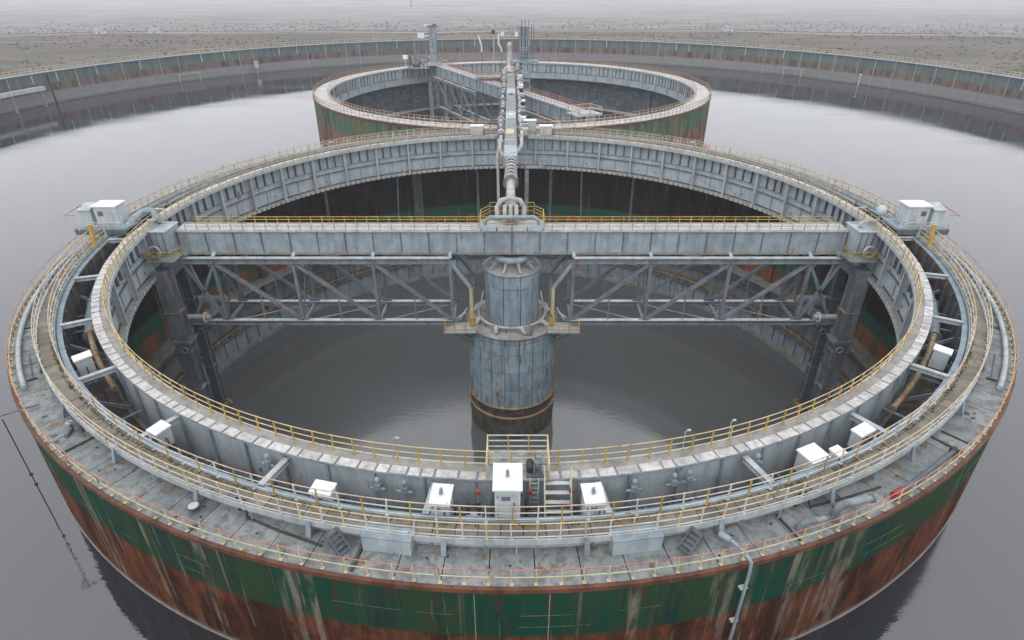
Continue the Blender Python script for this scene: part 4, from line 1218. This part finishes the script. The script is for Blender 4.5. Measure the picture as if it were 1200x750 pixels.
# ------------------------------------------------------------------ duct bridge between the two tanks
t = thing('duct_bridge', 'long flat-topped grey duct bridge leading from near tank to far tank', 'bridge', (-.2, 0, 0))
for k in range(12):
    y0 = 20.3 + 6 * k
    MB().box((0, y0 + 3, 10.0), (1.75, 5.94, 1.3)).obj('duct_section', 'duct' if k % 4 else 'web', t)
MB().box((0, 56.5, 9.2), (1.6, 72, .28)).obj('keel', 'steel_dark', t)
for y in (22, 29):
    MB().box((0, y, 10.02), (1.9, .2, 1.42)).obj('band', 'cover', t)
MB().box((-.1, 34.5, 10.68), (1.2, 3.2, .06)).obj('yellow_hatch', 'ypale', t)
MB().box((0, 47, 10.72), (.7, .9, .14)).obj('white_hatch', 'white', t)
MB().box((0, 67, 10.70), (.8, 1.6, .1)).obj('dark_hatch', 'black', t)
for y, z0 in ((38, 9.2), (52.5, 8.1), (91, 8.1)):
    for x in (-.9, .9):
        MB().bar((x, y, 9.1), (x, y, z0 - (6 if y == 91 else .9)), .25, .25).obj('support', 'steel', t)
for s, x0, ya, yb, lab in ((-1, -1.75, 27, 97, 'left'), (1, 1.4, 30, 104, 'right')):
    t = thing('wrapped_pipe', 'lumpy wrapped pipe along the %s side of the duct bridge' % lab, 'pipe', (0, 0, 0))
    pts = [(x0 + .12 * math.sin(k), ya + (yb - ya) * k / 20, 10.55 + .18 * math.sin(k * 1.7) + (k > 17) * (k - 17) * .5) for k in range(21)]
    MB().tube(pts, .27, 10).obj('pipe_run', 'wrap', t)
    for k in range(24):
        f = (k + .5) / 24
        i = f * 20; i0 = int(i)
        p = Vector(pts[i0]).lerp(Vector(pts[min(20, i0 + 1)]), i - i0)
        if s < 0:
            MB().torus(p, .32 + .08 * (k % 3), .17, 12, 6, 'y').obj('collar', ('wrap', 'steel_dark', 'cover', 'steel_dark', 'steel')[k % 5], t)
            if k % 3 == 0: MB().bar(p + Vector((-.6, .2, -.6)), p + Vector((-.5, .2, .7)), .16, .16).obj('valve_stem', 'steel_dark', t)
        else:
            MB().torus(p, .33, .13, 12, 6, 'y').obj('collar', ('wrap', 'steel_dark')[k % 2], t)
            MB().box(p + Vector((.55, .3, -.15)), (.9, .9 + .5 * (k % 2), .7 + .4 * (k % 3))).obj('clamp', ('steel_dark', 'wrap', 'steel', 'black', 'white')[k % 5], t)
    MB().tube([pts[0], (x0, ya - 2, 10.3), (x0 - s * .5, ya - 3.2, 9.7), (x0 - s * 1.2, ya - 3.4, 9.4)], .27, 10).obj('end_bend', 'wrap', t)
tag(MB().tube([(-1.95, 26, 10), (-2.0, 24, 9.6), (-1.95, 23.5, 3), (-1.9, 22, -6.5)], .2, 8).obj('drop_pipe', 'wrap'), 'slim pale drop pipe left of the feed pipe', 'pipe')
tag(MB().tube([(2.4, 36.4, 4.3), (2.4, 36.0, -3), (2.4, 36, -12)], .35, 8).obj('drop_pipe', 'concrete'), 'brown drop pipe on the inner wall right of the feed pipe', 'pipe')
# boxes on the far rim by the duct bridge
for x, w, lab in ((-5.6, 1.9, 'left of the duct bridge'), (5.4, 1.9, 'right of the duct bridge, in front'),):
    t = thing('rim_cabinet', 'pale cabinet on the far rim just %s' % lab, 'cabinet', (x, 38.3, 9.3))
    MB().box((0, 0, .75), (w, 1.2, 1.3)).obj('body', 'cab', t)
    MB().box((0, 0, 1.45), (w + .2, 1.4, .1)).obj('roof', 'white', t)
    MB().box((w * .6, 0, .5), (.3, .8, .9)).obj('side_box', 'steel_dark', t)
t = thing('rim_cabinet', 'pale taller cabinet on the far rim between duct bridge and another cabinet', 'cabinet', (3.0, 42.4, DZ))
MB().box((0, 0, 1.3), (1.9, 1.2, 2.6)).obj('body', 'cab', t)
MB().box((0, 0, 2.66), (2.1, 1.4, .1)).obj('roof', 'white', t)
t = thing('service_balcony', 'small balcony with yellow ladder on the far girder by the duct bridge', 'platform', (3.6, 36.6, 4.6))
MB().box((0, 0, 0), (3.0, 1.4, .16)).obj('floor', 'steel_light', t)
for x in (-1.4, 1.4):
    MB().bar((x, -.6, .1), (x, -.6, 4.4), .12, .12).obj('post', 'steel_light', t)
for k in range(3):
    MB().bar((.8, -.62, .5 + .6 * k), (1.4, -.62, .5 + .6 * k), .08, .08).obj('rung', 'yellow', t)
MB().box((1.1, -.1, .5), (.8, .6, .8)).obj('box', 'cab', t)

# ------------------------------------------------------------------ far tank
ft = thing('far_circular_tank', 'smaller looking far circular tank with pale rim and haze-tinted green wall', 'tank', (*BC, 0))
MB().arc(BR - .6, BR - .06, -16, 7.9, n=160).obj('wall_shell', 'inwall_blue', ft)
n = 72
st = 360 / n
me = MB().arc(BR - .06, BR, -2, 7.6, -st / 2 + .03, st / 2 - .03, 4).mesh('wall_plate', 'backwall')
for k in range(n):
    inst(me, 'wall_plate', ft, None, R(st * k))
MB().arc(BR - .1, BR + .1, 7.6, 8.0, n=160).obj('rim_band', 'rust', ft)
n = 110
st = 360 / n
me = MB().arc(42.7, BR - .12, 7.9, 8.1, -st / 2 + .06, st / 2 - .06, 2).mesh('deck_plate', 'cover')
for k in range(n):
    inst(me, 'deck_plate', ft, None, R(st * k))
MB().arc(42.6, BR - .1, 7.7, 7.88, n=160).obj('deck_bed', 'rust', ft)
fg = inst(MB().arc(42.75, 42.95, 3.9, 7.75, n=160).mesh('ring_girder', 'web'), 'ring_girder', ft)
MB().arc(42.2, 42.8, 3.75, 3.95, n=160).obj('girder_ledge', 'steel', fg)
MB().arc(42.4, 42.72, 7.72, 8.05, n=160).obj('top_flange', 'steel', fg)
MB().arc(42.65, 42.75, 5.4, 5.52, n=160).obj('stiffener_ring', 'steel_dark', fg)
me = MB().box((0, -42.5, 5.8), (.3, .4, 3.8)).mesh('girder_post', 'steel_light')
me2 = MB().box((0, -42.66, 6.6), (.2, .2, 2.0)).mesh('girder_rib', 'steel_dark')
for k in range(48):
    inst(me, 'girder_post', fg, None, R(7.5 * k + 3))
    for j in (1, 2, 3):
        inst(me2, 'girder_rib', fg, None, R(7.5 * k + 3 + j * 1.87))
MB().arc(44.2, 45.4, -4.4, -4.0, n=160).obj('inner_ledge', 'steel_light', ft)
MB().arc(44.6, 45.4, -9.2, -8.8, n=160).obj('inner_ledge', 'steel_light', ft)
for a in (-140, -115, 122, 150, 178, -164):
    p = pol(45.2, a)
    MB().box((p.x, p.y, -5), (1.4, .6, 17), R(a)).obj('pilaster', 'steel_dark', ft)
t = thing('far_rim_railing', 'thin railing around the outer edge of the far tank rim', 'railing', (*BC, 0))
big_rail(t, BR - .15, 8.1, 1.05, 230, post='pipe_tan', top='railred', w=.06)
t = thing('far_girder_railing', 'rusty yellow railing around the inner edge of the far tank rim', 'railing', (*BC, 0))
big_rail(t, 42.8, 8.1, 1.05, 230, post='ypale', top='railred', w=.07)
# its bridge, set diagonally
BYAW = math.atan2(-71, 36.8)
FBC = (-4.0, 92.8)
fb = bridge('far_truss_bridge', 'truss bridge lying diagonally across the far tank', FBC, BYAW, 40.0, (7, 15.4, 23.8, 32.2), 8.9, False, ('steel', 'steel_light'), (-1.2, 1.2))
ux, uy = math.cos(BYAW), math.sin(BYAW)
def onb(d, off, z):
    return (FBC[0] + ux * d - uy * off, FBC[1] + uy * d + ux * off, z)
for off, lab in ((-1.3, 'left-hand'), (1.3, 'right-hand')):
    t = thing('far_bridge_railing', 'rusty railing on the %s edge of the diagonal far bridge' % lab, 'railing', (0, 0, 0))
    mb = MB()
    for k in range(60):
        mb.bar(onb(-39 + 1.32 * k, off, 8.9), onb(-39 + 1.32 * k, off, 9.9), .08, .08)
    stuff(mb.obj('posts', 'railred', t))
    for h in (.5, 1.0):
        MB().bar(onb(-39, off, 8.9 + h), onb(39, off, 8.9 + h), .07, .07).obj('rail', 'railred', t)
for d, lab in ((-38.5, 'left rear'), (38.5, 'right front')):
    for off in (-2.2, 2.2):
        lg = MB().bar((d, off, 6), (d, off, -14), 1.0, 1.0).obj('leg', 'steel', fb)
    for z in (2, -3, -8):
        MB().bar((d, -2.2, z), (d, 2.2, z), .5, .4).obj('cross_bar', 'steel', fb)
    t = thing('far_drive_housing', 'grey drive housing with clutter at %s end of far bridge' % lab, 'housing', onb(d, 0, 8.0), BYAW)
    MB().box((0, 0, .6), (4.2, 5.4, .3)).obj('floor', 'steel_light', t)
    MB().box((.3, .4, -1.0), (2.6, 2.4, 2.6)).obj('body', 'web', t)
    for x in (-2, 2):
        for y in (-2.6, 0, 2.6):
            MB().bar((x, y, .7), (x, y, 1.9), .1, .1).obj('post', 'ypale', t)
        MB().bar((x, -2.6, 1.9), (x, 2.6, 1.9), .08, .08).obj('rail', 'ypale', t)
    for y in (-2.6, 2.6):
        MB().bar((-2, y, 1.9), (2, y, 1.9), .08, .08).bar((-2, y, 1.3), (2, y, 1.3), .08, .08).obj('rail', 'ypale', t)
    if d < 0:
        for k in range(7):
            MB().tube([(rnd.uniform(-1.6, 1.6), rnd.uniform(-2, 2), .8), (rnd.uniform(-1.6, 1.6), rnd.uniform(-2, 2), rnd.uniform(2, 3.8))], rnd.uniform(.15, .35), 8).obj('pipe', rnd.choice(('steel_dark', 'wrap', 'steel_light')), t)
# masts of the far tank
t = thing('box_mast', 'pale square mast with lamps at the rear end of far bridge', 'mast', onb(-36.2, -1.5, 8.9))
MB().box((0, 0, 4.9), (1.8, 1.6, 9.8)).obj('shaft', 'steel', t)
for zz in (1.5, 3.2, 4.9, 6.6, 8.3):
    MB().box((0, -.81, zz), (1.9, .06, .12)).obj('band', 'steel_dark', t)
MB().box((.15, -.83, 5.6), (.3, .06, .5)).obj('dark_window', 'black', t)
MB().bar((1.15, -.6, .5), (1.15, -.6, 9.6), .1, .1).obj('cable', 'steel_dark', t)
MB().box((0, 0, .3), (3.6, 3.0, .6)).obj('plinth', 'steel_light', t)
MB().box((0, 0, 9.95), (3.2, 1.9, .25)).obj('head_frame', 'steel_dark', t)
MB().box((-1.6, -.4, 10.1), (.9, .6, .6)).obj('lamp', 'white', t)
MB().box((.7, -.4, 10.3), (1.0, .5, .4)).obj('lamp', 'steel_dark', t)
MB().box((-3.2, 0, 7.6), (1.8, .9, 1.2)).bar((-2.6, 0, 7.4), (-.9, 0, 7.6), .25, .25).obj('side_lamp', 'white', t)
t = thing('winch_cluster', 'dark tangle of winches and pipes left of the box mast', 'machine', onb(-38.0, -5.5, 8.1))
MB().box((0, 0, .2), (6.5, 3.5, .3)).obj('floor', 'steel', t)
for k in range(9):
    x = -2.8 + .65 * k
    MB().tube([(x, rnd.uniform(-1, 1), .3), (x + rnd.uniform(-.6, .6), rnd.uniform(-1, 1), rnd.uniform(1.6, 3.6))], rnd.uniform(.14, .32), 8).obj('pipe', ('steel_dark', 'black', 'wrap', 'steel')[k % 4], t)
MB().tube([(-1.5, -.8, 1.2), (.4, -.8, 1.2)], .7, 12).obj('winch_drum', 'steel_dark', t)
MB().box((-3.6, 0, 2.9), (1.3, .8, 1.0)).bar((-3.6, 0, .3), (-3.6, 0, 2.6), .15, .15).obj('lamp', 'white', t)
t = thing('lattice_tower', 'tall grey ladder tower right of the duct bridge over the far tank', 'tower', (3.0, 96, 0))
for dx in (-1.3, 1.3):
    for dy in (-.9, .9):
        MB().bar((dx, dy, -8), (dx, dy, 13.2), .3, .3).obj('leg', 'steel', t)
for k in range(10):
    z = -7 + 2 * k
    MB().bar((-1.3, -.9, z), (1.3, -.9, z), .2, .2).bar((-1.3, .9, z), (1.3, .9, z), .2, .2).obj('crossbar', 'steel_light', t)
    MB().bar((-1.3, -.9, z), (1.3, -.9, z + 2), .16, .16).obj('brace', 'steel', t)
MB().box((-.1, 0, 17.2), (2.1, 1.5, 7.6)).obj('shaft', 'steel', t)
for x in (-.75, .1, .7):
    for zz in (15, 17.4, 19.6):
        MB().box((x, -.77, zz), (.28, .06, 1.7)).obj('slot', 'black' if (x + zz) % 2 > .6 else 'steel_dark', t)
for zz in (14, 16.2, 18.5, 20.6):
    MB().box((0, -.8, zz), (3.0, .12, .14)).obj('band', 'steel_dark', t)
for x in (-1.5, 1.5, 2.0):
    MB().bar((x, -.8, 13.5), (x, -.8, 21.6 - abs(x) * .3), .16, .16).obj('guide', 'steel_dark', t)
MB().box((0, 0, 13.3), (6.5, 2.6, .4)).obj('gallery', 'steel', t)
for x in (-3, -1.5, 1.5, 3):
    MB().bar((x, -1.2, 13.5), (x, -1.2, 14.6), .1, .1).obj('post', 'steel', t)
MB().bar((-3, -1.2, 14.6), (3, -1.2, 14.6), .1, .1).obj('rail', 'steel', t)
for x in (-.8, .1, .9):
    MB().bar((x, 0, 21), (x, 0, 22.2), .14, .14).obj('finial', 'steel_dark', t)
t = thing('white_mast', 'short white round mast at the end of the duct bridge', 'mast', (-.6, 95.5, 0))
MB().lathe([(1.5, 10), (1.5, 11.2), (1.1, 11.3), (1.1, 12.2), (.5, 12.4), (.5, 16.6), (.6, 16.7), (.55, 17.2), (.2, 17.6)], 16).obj('shaft', 'cover', t)
MB().lathe([(2.2, 9.3), (2.2, 10)], 16).obj('base', 'pipe_tan', t)
MB().torus((0, 0, 11.25), 1.6, .12, 18, 6).obj('yellow_ring', 'yellow', t)
t = thing('hub_platform', 'cluttered hub platform with yellow rail in the far tank middle', 'platform', (-4.5, 98, 9.6))
MB().box((0, 0, 0), (9, 4, .3)).obj('floor', 'steel', t)
for k in range(6):
    MB().bar((-4.4 + 1.5 * k, -1.9, .1), (-4.4 + 1.5 * k, -1.9, 1.2), .12, .12).obj('post', 'yellow', t)
for zz in (.65, 1.2):
    MB().bar((-4.4, -1.9, zz), (4.2, -1.9, zz), .1, .1).obj('rail', 'yellow', t)
t = thing('pipe_cluster', 'thin white bent pipes and lamps rising behind far tank hub', 'pipe', (-5, 118, 8))
MB().tube([(-3.2, 0, 5), (-3.2, 0, 6.5), (-4.0, 0, 9)], .2, 8).obj('bent_pipe', 'white', t)
MB().tube([(2.2, 0, 5), (2.0, 0, 6), (1.4, 0, 7), (1.4, 0, 9.5)], .2, 8).obj('bent_pipe', 'white', t)
MB().bar((1.2, 0, 9.2), (7.4, 0, 9.0), .2, .2).obj('crossbar', 'steel_light', t)
MB().bar((-3.2, .2, -1), (-3.2, .2, 5.5), .14, .14).bar((2.2, .2, -1), (2.2, .2, 5.5), .14, .14).obj('pipe_stand', 'steel_dark', t)
for x, z, m in ((0, 9.9, 'black'), (2.4, 9.4, 'white'), (6.2, 9.4, 'white'), (7.6, 9.9, 'steel_dark')):
    MB().box((x, 0, z), (.9, .6, 1.0)).obj('lamp', m, t)
MB().bar((7.2, 0, -1), (7.2, 0, 9.2), .22, .22).bar((0, 0, -1), (0, 0, 9.6), .18, .18).obj('post', 'steel_light', t)
MB().box((4.4, 0, 3.2), (2.0, 1.2, 2.4)).obj('box', 'steel', t)

# ------------------------------------------------------------------ the misty air
m = bpy.data.materials.new('misty_air')
m.use_nodes = True
nt = m.node_tree
nt.nodes.clear()
o_ = nt.nodes.new('ShaderNodeOutputMaterial')
v_ = nt.nodes.new('ShaderNodeVolumePrincipled')
v_.inputs['Color'].default_value = (0.975, 0.98, 0.995, 1)
v_.inputs['Density'].default_value = 0.0003
v_.inputs['Anisotropy'].default_value = 0.0
nt.links.new(v_.outputs[0], o_.inputs['Volume'])
stuff(MB().box((0, 0, 7.0), (6800, 6800, 58)).obj('haze', m))
